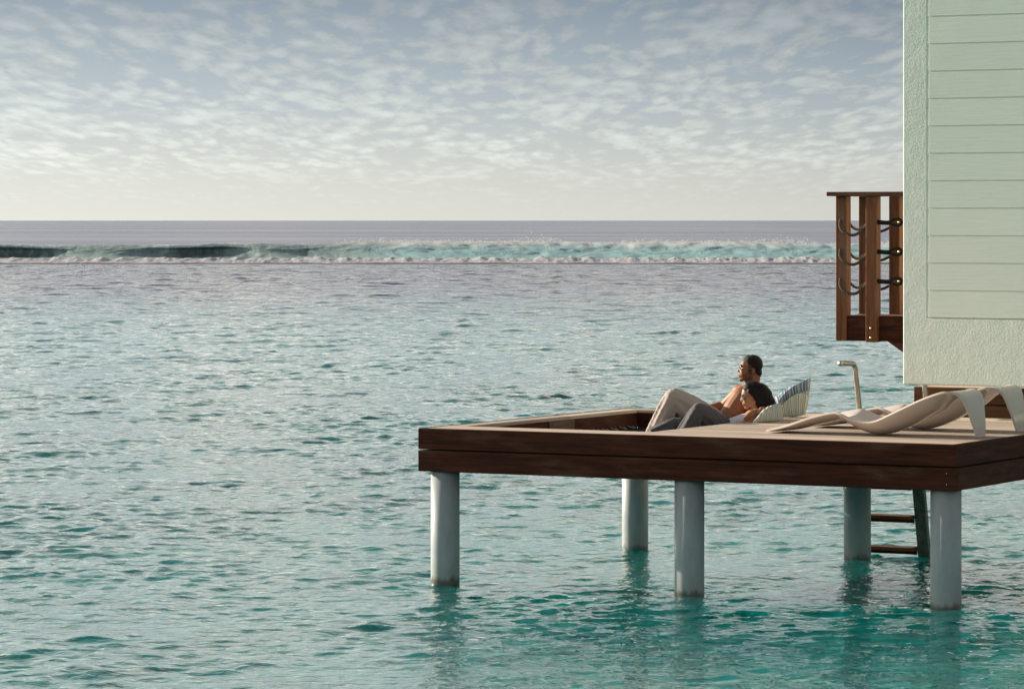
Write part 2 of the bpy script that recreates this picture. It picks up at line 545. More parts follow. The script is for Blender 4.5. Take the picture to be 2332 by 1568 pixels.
def build_sea():
    def rows_to_mesh(name, ys, xf, wav):
        ys = np.asarray(ys)
        X = ys[:, None] * xf[None, :]
        Y = np.repeat(ys[:, None], len(xf), 1)
        Z = np.zeros_like(X)
        if wav:
            cell = np.maximum(np.gradient(ys)[:, None] * 0.9, np.abs(np.gradient(xf))[None, :] * ys[:, None])
            Z, DX, DY = wave_field(X, Y, cell)
            # calm down towards the borders of the sheet so that neighbours meet
            k = np.clip((ys - ys[0]) / 1.0, 0, 1) * np.clip((ys[-1] - ys) / 12.0, 0, 1)
            e = np.clip((np.max(np.abs(xf)) - np.abs(xf)) / 0.02, 0, 1)
            kk = k[:, None] * e[None, :]
            Z *= kk; X = X + DX * kk; Y = Y + DY * kk
        nr, nc = X.shape
        V = np.stack([X, Y, Z], -1).reshape(-1, 3).astype(np.float32)
        idx = np.arange(nr * nc, dtype=np.int32).reshape(nr, nc)
        Q = np.stack([idx[:-1, :-1], idx[:-1, 1:], idx[1:, 1:], idx[1:, :-1]], -1).reshape(-1, 4)
        me = bpy.data.meshes.new(name)
        me.vertices.add(len(V)); me.vertices.foreach_set('co', V.ravel())
        me.loops.add(Q.size); me.loops.foreach_set('vertex_index', Q.ravel())
        me.polygons.add(len(Q)); me.polygons.foreach_set('loop_start', np.arange(0, Q.size, 4, dtype=np.int32))
        me.update(); me.validate()
        me.shade_smooth()
        return me
    ratio = 1.0014
    nrow = int(math.log(258 / 21.5) / math.log(ratio))
    ys = 21.5 * ratio ** np.arange(nrow)
    xf = np.linspace(-0.165, 0.165, 520)
    return rows_to_mesh('water', ys, xf, True), ys, rows_to_mesh


def water_material():
    m, nt = material('lagoon_water')
    pos = nt.n('ShaderNodeNewGeometry').outputs['Position']
    y = nt.sep(pos)[1]
    rip = nt.noise(nt.mapping(pos, scale=(1.0, 1.15, 1)), 9.0, 3, 0.55, 0.4)
    rip2 = nt.noise(nt.mapping(pos, scale=(0.45, 1.0, 1)), 1.6, 4, 0.6, 0.3)
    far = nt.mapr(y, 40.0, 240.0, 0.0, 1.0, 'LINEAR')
    h = nt.math('ADD', nt.math('MULTIPLY', rip, 0.016), nt.math('MULTIPLY', nt.math('MULTIPLY', rip2, 0.20), far))
    nd = nt.n('ShaderNodeBump'); nt.set(nd.inputs['Height'], h); nd.inputs['Strength'].default_value = 1.0; nd.inputs['Distance'].default_value = 1.0
    nrm = nd.outputs[0]
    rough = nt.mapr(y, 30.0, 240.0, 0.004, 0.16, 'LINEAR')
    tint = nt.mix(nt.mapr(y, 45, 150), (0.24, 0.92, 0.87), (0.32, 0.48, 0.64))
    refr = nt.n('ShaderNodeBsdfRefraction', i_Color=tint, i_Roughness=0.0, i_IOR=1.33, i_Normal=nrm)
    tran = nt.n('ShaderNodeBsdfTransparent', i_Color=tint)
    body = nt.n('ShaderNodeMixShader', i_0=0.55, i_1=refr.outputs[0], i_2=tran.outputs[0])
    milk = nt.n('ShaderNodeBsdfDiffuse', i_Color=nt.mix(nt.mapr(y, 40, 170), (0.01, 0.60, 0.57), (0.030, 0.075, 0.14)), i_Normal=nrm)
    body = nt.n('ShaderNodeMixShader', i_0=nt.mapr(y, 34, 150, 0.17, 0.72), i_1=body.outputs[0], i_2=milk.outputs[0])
    glos = nt.n('ShaderNodeBsdfGlossy', i_Color=(1, 1, 1), i_Roughness=rough, i_Normal=nrm)
    fr = nt.n('ShaderNodeFresnel', i_IOR=1.33, i_Normal=nrm)
    return finish(m, nt, nt.n('ShaderNodeMixShader', i_0=fr.outputs[0], i_1=body.outputs[0], i_2=glos.outputs[0]))


def deep_material():
    m, nt = material('deep_water')
    pos = nt.n('ShaderNodeNewGeometry').outputs['Position']
    n1 = nt.noise(nt.mapping(pos, scale=(0.05, 0.12, 1)), 1.0, 5, 0.6)
    n2 = nt.noise(nt.mapping(pos, scale=(0.6, 1.2, 1)), 1.0, 4, 0.6)
    band = nt.noise(nt.mapping(pos, scale=(0.004, 0.006, 1)), 1.0, 3, 0.5)
    h = nt.math('ADD', nt.math('MULTIPLY', n1, 3.0), nt.math('MULTIPLY', n2, 0.25))
    nd = nt.n('ShaderNodeBump'); nt.set(nd.inputs['Height'], h); nd.inputs['Strength'].default_value = 0.3; nd.inputs['Distance'].default_value = 1.0
    rough = nt.mapr(band, 0.36, 0.64, 0.34, 0.27)
    p = pbsdf(nt, (0.075, 0.095, 0.165), rough, nd.outputs[0], spec=0.5)
    p.inputs['IOR'].default_value = 1.33
    return finish(m, nt, p)


def seabed_material():
    m, nt = material('sandy_seabed')
    pos = nt.n('ShaderNodeNewGeometry').outputs['Position']
    y = nt.sep(pos)[1]
    big = nt.noise(nt.mapping(pos, scale=(0.05, 0.035, 1), loc=(3.1, 0.4, 0)), 1.0, 4, 0.55)
    mid = nt.noise(nt.mapping(pos, scale=(1.15, 0.75, 1)), 1.0, 5, 0.6, 0.6)
    fine = nt.noise(pos, 3.0, 5, 0.65)
    sand = nt.ramp(fine, [(0.3, (0.46, 0.82, 0.74)), (0.7, (0.70, 0.94, 0.84))])
    coral = nt.ramp(fine, [(0.3, (0.012, 0.035, 0.03)), (0.7, (0.05, 0.11, 0.08))])
    lim = nt.mapr(y, 24, 150, 0.53, 0.34, 'LINEAR')
    f = nt.mapr(nt.math('ADD', nt.math('MULTIPLY', big, 0.55), nt.math('MULTIPLY', mid, 0.45)), lim, nt.math('ADD', lim, 0.09))
    c = nt.mix(f, sand, coral)
    return finish(m, nt, pbsdf(nt, c, 0.9, spec=0.0))


wm, ys, r2m = build_sea()
M['water'] = water_material()
M['deep'] = deep_material()
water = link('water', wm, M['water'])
tag(water, 'rippled turquoise lagoon water around the deck', None, None, 'structure')


def sheet(name, quads, mat):
    V, F = [], []
    for q in quads:
        i = len(V); V += q; F.append((i, i + 1, i + 2, i + 3))
    return link(name, pydata(name, V, F), mat)


y0, y1 = float(ys[0]), float(ys[-1])
a0, a1 = 0.165 * y0, 0.165 * y1
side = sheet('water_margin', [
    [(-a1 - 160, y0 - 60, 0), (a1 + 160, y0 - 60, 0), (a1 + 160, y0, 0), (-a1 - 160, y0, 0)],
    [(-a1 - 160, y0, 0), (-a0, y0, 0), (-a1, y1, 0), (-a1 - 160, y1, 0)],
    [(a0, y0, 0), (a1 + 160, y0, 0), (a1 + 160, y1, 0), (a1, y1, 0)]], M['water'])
tag(side, 'calm lagoon water to either side', None, None, 'structure')
sb = sheet('seabed', [[(-220, -40, -1.55), (220, -40, -1.55), (220, y1 + 3, -1.55), (-220, y1 + 3, -1.55)]], seabed_material())
tag(sb, 'pale sand and coral seabed under the lagoon', None, None, 'structure')
sea = sheet('open_sea', [[(-30000, y1, 0), (30000, y1, 0), (90000, 90000, 0), (-90000, 90000, 0)],
                         ], M['deep'])
tag(sea, 'grey open sea beyond the reef out to the horizon', None, None, 'structure')


# ---- breaking wave and foam on the reef
def vnoise1(x, seed, freqs):
    r = np.random.default_rng(seed)
    out = np.zeros_like(x)
    for f, a in freqs:
        for _ in range(4):
            out += a * 0.5 * np.sin(x * f * r.uniform(0.6, 1.5) + r.uniform(0, 6.28))
    return out


def grid_mesh(name, V, nr, nc):
    F = [(i * nc + j, i * nc + j + 1, (i + 1) * nc + j + 1, (i + 1) * nc + j) for i in range(nr - 1) for j in range(nc - 1)]
    return pydata(name, V, F)


def surf_material():
    m, nt = material('breaking_wave_water')
    pos = nt.n('ShaderNodeNewGeometry').outputs['Position']
    x, y, z = nt.sep(pos)[0:3]
    st = nt.noise(nt.mapping(pos, scale=(0.55, 0.3, 0.9)), 1.0, 6, 0.65, 0.7)
    stv = nt.noise(nt.mapping(pos, scale=(1.7, 0.4, 0.35)), 1.0, 6, 0.7, 0.5)
    foam_x = nt.mapr(nt.math('ADD', x, nt.math('MULTIPLY', nt.math('SUBTRACT', st, 0.5), 14.0)), -17.0, -6.0)
    wash = nt.math('MULTIPLY', nt.mapr(st, 0.46, 0.60), nt.mapr(x, -40.0, -34.0, 0.0, 1.0))
    ba = nt.n('ShaderNodeVertexColor', layer_name='foam').outputs[0]
    foam_x = nt.mapr(nt.math('ADD', ba, nt.math('MULTIPLY', nt.math('SUBTRACT', st, 0.5), 1.4)), 0.25, 0.75)
    f = nt.math('MAXIMUM', foam_x, nt.math('MULTIPLY', wash, nt.mapr(z, 1.05, 0.3, 0.0, 0.6)))
    dark = nt.ramp(nt.math('ADD', nt.math('MULTIPLY', stv, 0.5), nt.math('MULTIPLY', st, 0.5)), [(0.38, (0.10, 0.15, 0.16)), (0.52, (0.28, 0.38, 0.38)), (0.62, (0.70, 0.80, 0.75))])
    milk = nt.ramp(nt.math('ADD', nt.math('MULTIPLY', st, 0.6), nt.math('MULTIPLY', stv, 0.4)), [(0.28, (0.40, 0.68, 0.71)), (0.50, (0.50, 0.79, 0.80)), (0.74, (0.76, 0.90, 0.88))])
    crest = nt.mapr(nt.math('ADD', z, nt.math('MULTIPLY', st, 0.9)), 1.22, 1.62)
    milk = nt.mix(crest, milk, (0.85, 0.90, 0.86))
    milk = nt.mix(nt.mapr(x, -16.0, -6.0, 0.72, 0.0), milk, (0.36, 0.45, 0.42))
    c = nt.mix(f, dark, milk)
    p = pbsdf(nt, c, nt.math('MULTIPLY_ADD', f, 0.5, 0.28), nt.bump(st, 0.5, 0.25), spec=0.35)
    tr = nt.n('ShaderNodeBsdfTranslucent', i_Color=c)
    return finish(m, nt, nt.n('ShaderNodeMixShader', i_0=nt.math('MULTIPLY_ADD', f, 0.25, 0.2), i_1=p.outputs[0], i_2=tr.outputs[0]))


M['surf'] = surf_material()


def foam_material():
    m, nt = material('white_foam')
    pos = nt.n('ShaderNodeNewGeometry').outputs['Position']
    nz = nt.noise(pos, 1.6, 5, 0.65)
    c = nt.ramp(nz, [(0.3, (0.78, 0.79, 0.82)), (0.7, (0.90, 0.90, 0.90))])
    d = nt.n('ShaderNodeBsdfDiffuse', i_Color=c, i_Normal=nt.bump(nz, 0.6, 0.2))
    t = nt.n('ShaderNodeBsdfTranslucent', i_Color=c)
    return finish(m, nt, nt.n('ShaderNodeMixShader', i_0=0.5, i_1=d.outputs[0], i_2=t.outputs[0]))


M['foam'] = foam_material()

# unbroken and curling face
xs = np.linspace(-110, 110, 900)
Hc = 1.22 + vnoise1(xs, 3, [(0.10, 0.10), (0.32, 0.05), (1.3, 0.018)])
Hc *= 1.0 - 0.16 * np.exp(-((xs + 27.5) / 4.0) ** 2) - 0.12 * np.exp(-((xs + 15) / 4.0) ** 2)
shift = vnoise1(xs, 5, [(0.05, 1.2), (0.2, 0.4)])
brk = 1 / (1 + np.exp(-(xs + 15) / 3.0))                                     # 0 curling, 1 broken
brk = np.maximum(brk, np.maximum(0.62 * np.exp(-((xs + 32) / 4.5) ** 2), 0.5 * np.exp(-((xs + 18.5) / 4.0) ** 2)))
prof = np.array([[16, 0.0], [11, .10], [7, .32], [4, .62], [2, .88], [0.6, .99], [-0.4, 1.0], [-1.1, .96], [-1.6, .86], [-1.75, .76], [-1.5, .72], [-1.05, .70], [-0.8, .56], [-0.85, .38], [-1.2, .20], [-1.9, .08], [-3.4, .0], [-4.5, -.05]])
prof = spline(prof, 46)
soft = np.array([[16, 0.0], [11, .12], [7, .36], [4, .66], [2, .90], [0.4, 1.0], [-1.0, .98], [-2.2, .91], [-3.2, .81], [-4.2, .69], [-5.0, .58], [-5.8, .47], [-6.6, .37], [-7.4, .27], [-8.2, .18], [-9.0, .09], [-9.8, .0], [-10.4, -.05]])
soft = spline(soft, 46)
lump = np.array([[mnoise.fractal(Vector((x_ * 0.55, k_ * 0.16, 3.3)), 0.8, 2.1, 5) for x_ in xs] for k_ in range(46)]) * 0.30
yy = prof[:, :1] * (1 - brk) + soft[:, :1] * brk
zz = (prof[:, 1:] * (1 - brk) + soft[:, 1:] * brk) * Hc[None, :]
am = np.sin(np.linspace(0, math.pi, 46))[:, None] ** 0.5
zz = zz + lump * am * (0.22 + 0.45 * brk)[None, :] * 0.36
yy = yy + 300 + shift[None, :] - lump * am * brk[None, :] * 1.1
V = np.stack([np.repeat(xs[None, :], 46, 0), yy, zz], -1).reshape(-1, 3)
bwm = grid_mesh('breaking_wave', V, 46, len(xs))
fa = bwm.color_attributes.new('foam', 'FLOAT_COLOR', 'POINT')
fa.data.foreach_set('color', np.repeat(np.repeat(brk[None, :], 46, 0).reshape(-1, 1), 4, 1).astype(np.float32).ravel())
bw = link('breaking_wave', bwm, M['surf'], None, True)
tag(bw, 'long wave breaking on the reef, dark curl giving way to turquoise white water', None, None, 'structure')


def foam_ridge(name, y0_, h, wdt, seed, label, x0=-100, x1=100, n=2400, gaps=False):
    xs = np.linspace(x0, x1, n)
    top = h * (0.85 + vnoise1(xs, seed, [(0.35, 0.05), (1.4, 0.08), (4.0, 0.09)]))
    if gaps: top *= np.clip(0.2 + vnoise1(xs, seed + 9, [(0.12, 0.9), (0.5, 0.4)]), 0.0, 1.2)
    c = y0_ + vnoise1(xs, seed + 1, [(0.04, 1.0), (0.3, 0.35), (1.2, 0.15)])
    na = 14
    t_ = np.linspace(-1, 1, na)
    l = np.array([[mnoise.fractal(Vector((x_ * 1.5, q_ * 3.1, seed)), 0.7, 2.2, 5) for x_ in xs] for q_ in t_])
    body = 1 - np.abs(t_[:, None]) ** 1.2
    Z = top[None, :] * (body + 0.30 * l * body ** 0.5) - 0.02
    Y = c[None, :] + t_[:, None] * wdt
    V = np.stack([np.repeat(xs[None, :], na, 0), Y, Z], -1).reshape(-1, 3)
    o = link(name, grid_mesh(name, V, na, n), M['foam'], None, True)
    return tag(o, label, None, None, 'stuff')


foam_ridge('foam_line', 267, 0.42, 3.2, 21, 'rolling line of white foam in front of the breaking wave')
foam_ridge('foam_streak', 281, 0.10, 2.0, 33, 'thin broken streaks of foam between wave and foam line', gaps=True)


def spray():
    V, F = [], []
    r = np.random.default_rng(5)
    for i in range(9000):
        x = r.uniform(-60, 70)
        k = 1 / (1 + math.exp(-(x + 12) / 2.0))
        if r.random() > 0.25 + k: continue
        puff = 0.5 + 0.5 * math.sin(x * 0.55 + 1.3 * math.sin(x * 0.21)) * math.sin(x * 0.17 + 0.7)
        hx = float(np.interp(x, xs_all, Hc_all))
        z = hx - 0.12 + abs(r.normal(0, 0.06 + 0.26 * puff * puff * k))
        y = 300 + float(np.interp(x, xs_all, sh_all)) + r.normal(0.2, 0.8)
        s = r.uniform(0.012, 0.045)
        n = len(V)
        V += [(x - s * 2.2, y, z), (x + s * 2.2, y, z), (x, y - s, z + s), (x, y + s, z + s), (x, y, z - s)]
        F += [(n, n + 2, n + 3), (n + 1, n + 3, n + 2), (n, n + 4, n + 2), (n + 1, n + 2, n + 4), (n, n + 3, n + 4), (n + 1, n + 4, n + 3)]
    o = link('spray', pydata('spray', V, F), M['foam'])
    return tag(o, 'fine white spray thrown up along the crest of the breaking wave', None, None, 'stuff')


xs_all, Hc_all, sh_all = xs, Hc, shift
spray()

xr = np.linspace(-110, 110, 500)
yr = np.linspace(252.5, 263.5, 14)
XR, YR = np.meshgrid(xr, yr)
ZR = 0.0 + 0.05 * np.sin(np.pi * (YR - 252.5) / 11) + 0.045 * np.sin(XR * 1.3 + 2 * np.sin(YR)) * np.sin(YR * 1.7 + XR * .4) + 0.03 * np.sin(XR * 4.1 + YR * 2)
ZR -= 0.35 * (1 - np.sin(np.pi * (YR - 252.5) / 11)) * (0.7 + 0.3 * np.sin(XR * 0.23 + np.sin(XR * .7)))
M['reef'] = plain('wet_reef_rock', (0.055, 0.042, 0.040), 0.6, 0.0, 0.4, 0.8, bump=0.05, bscale=3.0)
tag(link('reef', grid_mesh('reef', np.stack([XR, YR, ZR], -1).reshape(-1, 3), 14, 500), M['reef'], None, True), 'low dark reef flat awash in front of the foam line', None, None, 'structure')

# ------------------------------------------------------------------ DECK
TH = R(28.75)
ZD = 1.28
A0 = Vector((-0.78, 30.97, ZD))
U = Vector((math.cos(TH), -math.sin(TH), 0))
Vv = Vector((math.sin(TH), math.cos(TH), 0))
DL, DW = 4.78, 3.82


def on_deck(u, v, z=0.0):
    return A0 + U * u + Vv * v + Vector((0, 0, z))


deck = empty('deck', A0, -TH)
tag(deck, 'dark timber sun deck on round piles with a square opening for a net', 'deck')
OU0, OU1, OV0, OV1 = 0.21, 1.94, 0.45, 3.62
ZT, ZM1, ZM2, ZB = 0.0, -0.172, -0.184, -0.357
# double fascia boards on all four sides
for zt, zb, k in ((ZT, ZM1, 0), (ZM2, ZB, 1)):
    box('fascia_board', (0.0, 0.0, zb), (DL, 0.042, zt), M['fascia_u'], deck, 0.004)
    box('fascia_board', (DL - 0.042, 0.044, zb), (DL, DW, zt), M['fascia_v'], deck, 0.004)
    box('fascia_board', (0.0, 0.044, zb), (0.042, DW - 0.044, zt), M['fascia_v'], deck, 0.004)
    box('fascia_board', (0.0, DW - 0.042, zb), (DL - 0.045, DW, zt), M['fascia_u'], deck, 0.004)
for zz_ in (-0.225, -0.31):
    for uu in (DL - 0.075,):
        tube('screw', [(uu, 0.004, zz_), (uu, -0.002, zz_)], 0.006, M['screw'], deck, 8)


def plank(lo, hi, along, mat):
    """one deck board with eased top edges"""
    e = 0.005
    (x0, y0_, z0), (x1, y1_, z1) = lo, hi
    if along == 0:
        pr = [(y0_, z0), (y1_, z0), (y1_, z1 - e), (y1_ - e, z1), (y0_ + e, z1), (y0_, z1 - e)]
        V = [(x0, a, b) for a, b in pr] + [(x1, a, b) for a, b in pr]
    else:
        pr = [(x0, z0), (x1, z0), (x1, z1 - e), (x1 - e, z1), (x0 + e, z1), (x0, z1 - e)]
        V = [(a, y0_, b) for a, b in pr] + [(a, y1_, b) for a, b in pr]
    F = [(i, (i + 1) % 6, 6 + (i + 1) % 6, 6 + i) for i in range(6)] + [tuple(range(6))[::-1], tuple(range(6, 12))]
    me = pydata('plank', V, F)
    bm = bmesh.new(); bm.from_mesh(me); bmesh.ops.recalc_face_normals(bm, faces=bm.faces[:]); bm.to_mesh(me); bm.free()
    return link('plank', me, mat, deck)


def plank_row(u0, u1, v0, v1, joint=None):
    dzv = random.uniform(-0.0015, 0.0015) - 0.001
    cuts = [u0] + ([joint] if joint else []) + [u1]
    for a, b in zip(cuts[:-1], cuts[1:]):
        plank((a + 0.002, v0, -0.03), (b - 0.002, v1, dzv), 0, M['plank_u'])


GAP = 0.011
nr_ = 3
pv = (OV0 - 0.046) / nr_
for i in range(nr_):
    plank_row(0.045, DL - 0.046, 0.046 + i * pv, 0.046 + (i + 1) * pv - GAP, [None, 2.9, None][i])
nr_ = 23
pv = (OV1 - OV0) / nr_
for i in range(nr_):
    plank_row(OU1, DL - 0.046, OV0 + i * pv, OV0 + (i + 1) * pv - GAP, [None, 3.35, None, None, 4.1, None][i % 6])
plank_row(0.045, DL - 0.046, OV1, DW - 0.046, 2.4)
plank((0.046, OV0, -0.03), (OU0, 2.3, -0.001), 1, M['plank_v'])
plank((0.046, 2.304, -0.03), (OU0, OV1 - GAP, -0.002), 1, M['plank_v'])
# lining of the opening
box('lining_board', (OU0 - 0.042, OV0, -0.22), (OU0 - 0.002, OV1, -0.032), M['fascia_v'], deck, 0.003)
box('lining_board', (OU1 + 0.002, OV0, -0.22), (OU1 + 0.042, OV1, -0.032), M['fascia_v'], deck, 0.003)
box('lining_board', (OU0, OV1 + 0.002, -0.22), (OU1, OV1 + 0.042, -0.032), M['fascia_u'], deck, 0.003)
box('lining_board', (OU0, OV0 - 0.042, -0.22), (OU1, OV0 - 0.002, -0.032), M['fascia_u'], deck, 0.003)
pt_ = box('repair_board', (OU0 - 0.001, 1.90, -0.165), (OU0 + 0.014, 2.36, -0.036), M['patch'], deck, 0.003)
pt_['label'] = 'pale repair board screwed to the inside of the opening'
for vv in (1.94, 2.32):
    for zq in (-0.06, -0.14):
        tube('screw', [(OU0 + 0.012, vv, zq), (OU0 + 0.017, vv, zq)], 0.007, M['screw'], deck, 8)
box('gap_backing', (0.40, 0.0425, -0.215), (DL - 0.05, 0.062, -0.145), M['fascia_u'], deck, 0)  # unseen board added to stop light showing through the fascia gap
box('gap_backing', (DL - 0.062, 0.07, -0.215), (DL - 0.0435, DW - 0.05, -0.145), M['fascia_v'], deck, 0)  # same added light stop behind the right-hand fascia
# joists under the boards
for vv in (0.9, 1.7, 2.5, 3.2):
    box('joist', (OU1 + 0.05, vv, -0.2), (DL - 0.05, vv + 0.05, -0.034), M['fascia_u'], deck, 0)
for uu in (2.43, 3.5, 4.5):
    box('joist', (uu, 0.05, -0.345), (uu + 0.07, DW - 0.05, -0.204), M['fascia_v'], deck, 0)
# round piles down into the seabed
for (pu, pw) in ((0.18, 0.14), (2.43, 0.15), (4.63, 0.165), (0.17, 3.65), (2.36, 3.68)):
    tube('pile', [(pu, pw, -0.356), (pu, pw, -1.0), (pu, pw, -1.4), (pu, pw, -2.9)], 0.120, M['pile'], deck, 48)

# ---- hammock net
net = empty('hammock_net', on_deck(OU0, OV0, -0.15), -TH)
tag(net, 'dark navy hammock net laced into the opening of the deck', 'net')
NW, NL = OU1 - OU0, OV1 - OV0


def sag(a, b):
    return -0.02 - 0.045 * np.sin(np.pi * np.clip(a / NW, 0, 1)) ** 0.7 * np.sin(np.pi * np.clip(b / NL, 0, 1)) ** 0.7


def cords(name, mat, rad, step, off):
    Vs, Fs = [], []
    def add(p):
        n = len(Vs)
        V_, F_ = tube_geo(p, rad, 4, False)
        Vs.extend(V_.tolist()); Fs.extend([tuple(i + n for i in f) for f in F_])
    for a in np.arange(step, NW, step):
        b = np.linspace(0.06, NL - 0.06, 14); aa = np.full_like(b, a)
        add(np.stack([aa, b, sag(aa, b)], -1))
    for b in np.arange(step + 0.04, NL, step):
        a = np.linspace(0.06, NW - 0.06, 10); bb = np.full_like(a, b)
        add(np.stack([a, bb, sag(a, bb) + off], -1))
    return link(name, pydata(name, Vs, Fs), mat, net)


tag(cords('mesh_cords', M['net'], 0.0055, 0.026, 0.004), kind='stuff')
edge = [(0.06, 0.06), (NW - 0.06, 0.06), (NW - 0.06, NL - 0.06), (0.06, NL - 0.06), (0.06, 0.06)]
for (p, q) in zip(edge[:-1], edge[1:]):
    pp = np.stack([np.linspace(p[0], q[0], 12), np.linspace(p[1], q[1], 12)], -1)
    tube('edge_rope', np.column_stack([pp, sag(pp[:, 0], pp[:, 1])]), 0.010, M['net'], net, 8)
for b in np.arange(0.25, NL - 0.1, 0.17):
    for a_, s_ in ((0.0, 1), (NW, -1)):
        p = spline([(a_ + s_ * 0.002, b, 0.008), (a_ + s_ * 0.03, b + 0.03, -0.006), (a_ + s_ * 0.075, b + 0.05, -0.03), (a_ + s_ * 0.035, b + 0.075, -0.012), (a_ + s_ * 0.002, b + 0.09, 0.006)], 11)
        tube('lashing', p, 0.0042, M['cord'], net, 5)

# ---- ladder
lad = empty('swim_ladder', on_deck(2.13, 3.87, 0), -TH)
tag(lad, 'weathered swim ladder with bent steel handrails at the far edge of the deck', 'ladder')
for du in (0.0, 0.67):
    bmv = [(-0.055, .0), (0.055, .0), (0.055, .06), (-0.055, .06)]
    top, bot = (0.0, -0.05), (0.52, -2.4)
    V = []
    for (o_, z_) in (top, bot):
        V += [(du + a, o_ + b, z_) for a, b in bmv]
    me = pydata('stringer', V, [(0, 1, 2, 3), (7, 6, 5, 4), (0, 4, 5, 1), (1, 5, 6, 2), (2, 6, 7, 3), (3, 7, 4, 0)])
    bm = bmesh.new(); bm.from_mesh(me); bmesh.ops.recalc_face_normals(bm, faces=bm.faces[:])
    bmesh.ops.bevel(bm, geom=bm.edges[:], offset=0.006, segments=1, affect='EDGES'); bm.to_mesh(me); bm.free()
    link('stringer', me, M['ladder'], lad)
for z_ in (-0.32, -0.615, -0.90, -1.20, -1.5, -1.8):
    y_ = (-z_ - 0.05) * 0.2213
    box('step', (0.057, y_ - 0.05, z_ - 0.32 + 0.0), (0.613, y_ + 0.10, z_ - 0.285), M['terr'], lad, 0.004)
    box('step_riser', (0.058, y_ + 0.06, z_ - 0.355), (0.612, y_ + 0.085, z_ - 0.3225), M['fascia_u'], lad, 0.003)
for du in (0.178, 0.826):
    p = spline([(du, -0.02, -0.16), (du, -0.03, 0.05), (du, -0.10, 0.34), (du, -0.115, 0.405), (du, -0.15, 0.442), (du, -0.22, 0.455), (du, -0.45, 0.462)], 40)
    h = tube('handrail', p, 0.024, M['steel'], lad, 14)
    c = tube('end_cap', [(du, -0.450, 0.462), (du, -0.457, 0.462)], 0.022, M['steel'], lad, 14)
    tube('flange', [(du, -0.025, 0.0), (du, -0.024, 0.012)], 0.042, M['steel'], lad, 16)
tube('brace', [(0.68, 0.20, -0.62), (0.95, 0.02, -0.40)], 0.016, M['steel'], lad, 10)

# ------------------------------------------------------------------ SUN LOUNGERS
LU = np.array([[0.0, .016], [0.205, .067], [0.42, .136], [0.612, .18], [0.686, .172], [0.79, .134], [0.90, .112], [1.003, .127], [1.16, .198], [1.37, .295], [1.52, .350], [1.60, .366], [1.668, .352], [1.712, .30], [1.742, .20], [1.765, .10], [1.782, .0]])


def lounger(root):
    path = spline(LU, 97)
    s = np.linspace(0, 1, 97)
    t = np.gradient(path, axis=0); t /= np.linalg.norm(t, axis=1)[:, None]
    nrm = np.stack([-t[:, 1], t[:, 0]], -1)
    x = path[:, 0]
    peak = int(np.argmax(path[:, 1]))
    hw = np.interp(s, [0, .08, .25, .6, s[peak], s[peak] + .08, 1], [.19, .24, .275, .285, .285, .245, .085])
    sg = np.interp(x, [0, .2, .45, .65, .9, 1.15, 1.4, 1.55, 1.62, 1.8], [.004, .03, .05, .055, .095, .115, .10, .04, .006, 0])
    k = np.clip((np.arange(97) - peak) / 12.0, 0, 1)
    sg = sg * (1 - k)
    for i in range(peak, 97): sg[i] = min(sg[i], 0.006 * (1 - k[i]))
    m_ = np.linspace(-1, 1, 15)
    def part(name, i0, i1):
        V = []
        for i in range(i0, i1):
            for w_ in m_:
                d = sg[i] * (1 - abs(w_) ** 2.6)
                V.append((path[i, 0] - nrm[i, 0] * d, w_ * hw[i], max(path[i, 1] - nrm[i, 1] * d, 0.004)))
        me = grid_mesh(name, V, i1 - i0, len(m_))
        bm = bmesh.new(); bm.from_mesh(me)
        bmesh.ops.recalc_face_normals(bm, faces=bm.faces[:])
        bm.to_mesh(me); bm.free()
        o = link(name, me, M['gloss'], root, True)
        sol = o.modifiers.new('thickness', 'SOLIDIFY'); sol.thickness = 0.018; sol.offset = 0.0; sol.use_even_offset = True
        bv = o.modifiers.new('round', 'BEVEL'); bv.width = 0.006; bv.segments = 2; bv.limit_method = 'ANGLE'; bv.angle_limit = R(50)
        return o
    part('seat_shell', 0, peak + 4)
    part('leg', peak + 3, 97)


l1 = empty('sun_lounger', on_deck(2.83, 0.94), -TH)
tag(l1, 'glossy cream wave-shaped sun lounger nearest the front edge of the deck', 'sun lounger', 'sun loungers on the deck')
lounger(l1)
l2 = l1.copy(); COL.objects.link(l2); l2.location = on_deck(2.83, 1.815)
l2['label'] = 'glossy cream wave-shaped sun lounger half hidden behind the other lounger'
for ch in list(l1.children):
    c = ch.copy(); COL.objects.link(c); c.parent = l2

# ------------------------------------------------------------------ TERRACE, VILLA, BALCONY
terr = empty('terrace', Vector((3.66, 34.0, 0)), -TH)
tag(terr, 'raised brown timber terrace edge under the mint green villa wall', 'terrace')
box('edge_board', (0, 0, 1.340), (3.4, 0.045, 1.488), M['terr'], terr, 0.004)
box('edge_board', (0, 0, 1.16), (3.4, 0.045, 1.328), M['terr'], terr, 0.004)
box('edge_board', (0, 0.047, 1.16), (0.045, 1.8, 1.486), M['terr'], terr, 0.004)
box('gap_backing', (0.05, 0.047, 1.28), (3.3, 0.09, 1.40), M['terr'], terr, 0)  # added behind the edge boards to keep light out of their gap
for i in range(12):
    o = box('plank', (0.047, 0.047 + i * 0.145, 1.455), (3.38, 0.047 + i * 0.145 + 0.139, 1.489 + random.uniform(-.001, .001)), M['plank_u'], terr, 0.003)
for px_, py_ in ((0.21, 0.20), (2.9, 0.3), (2.9, 1.6)):
    tube('pile', [(px_, py_, 1.15), (px_, py_, 0.4), (px_, py_, -1.6)], 0.11, M['pile'], terr, 32)

YAW = R(32)
villa = empty('villa', Vector((3.382, 32.3, 0)), -YAW)
tag(villa, 'mint green overwater villa wall with stucco border and clapboard siding', 'villa')
ZW0, ZW1, BW = 1.583, 6.2, 0.235
ZI = 2.163


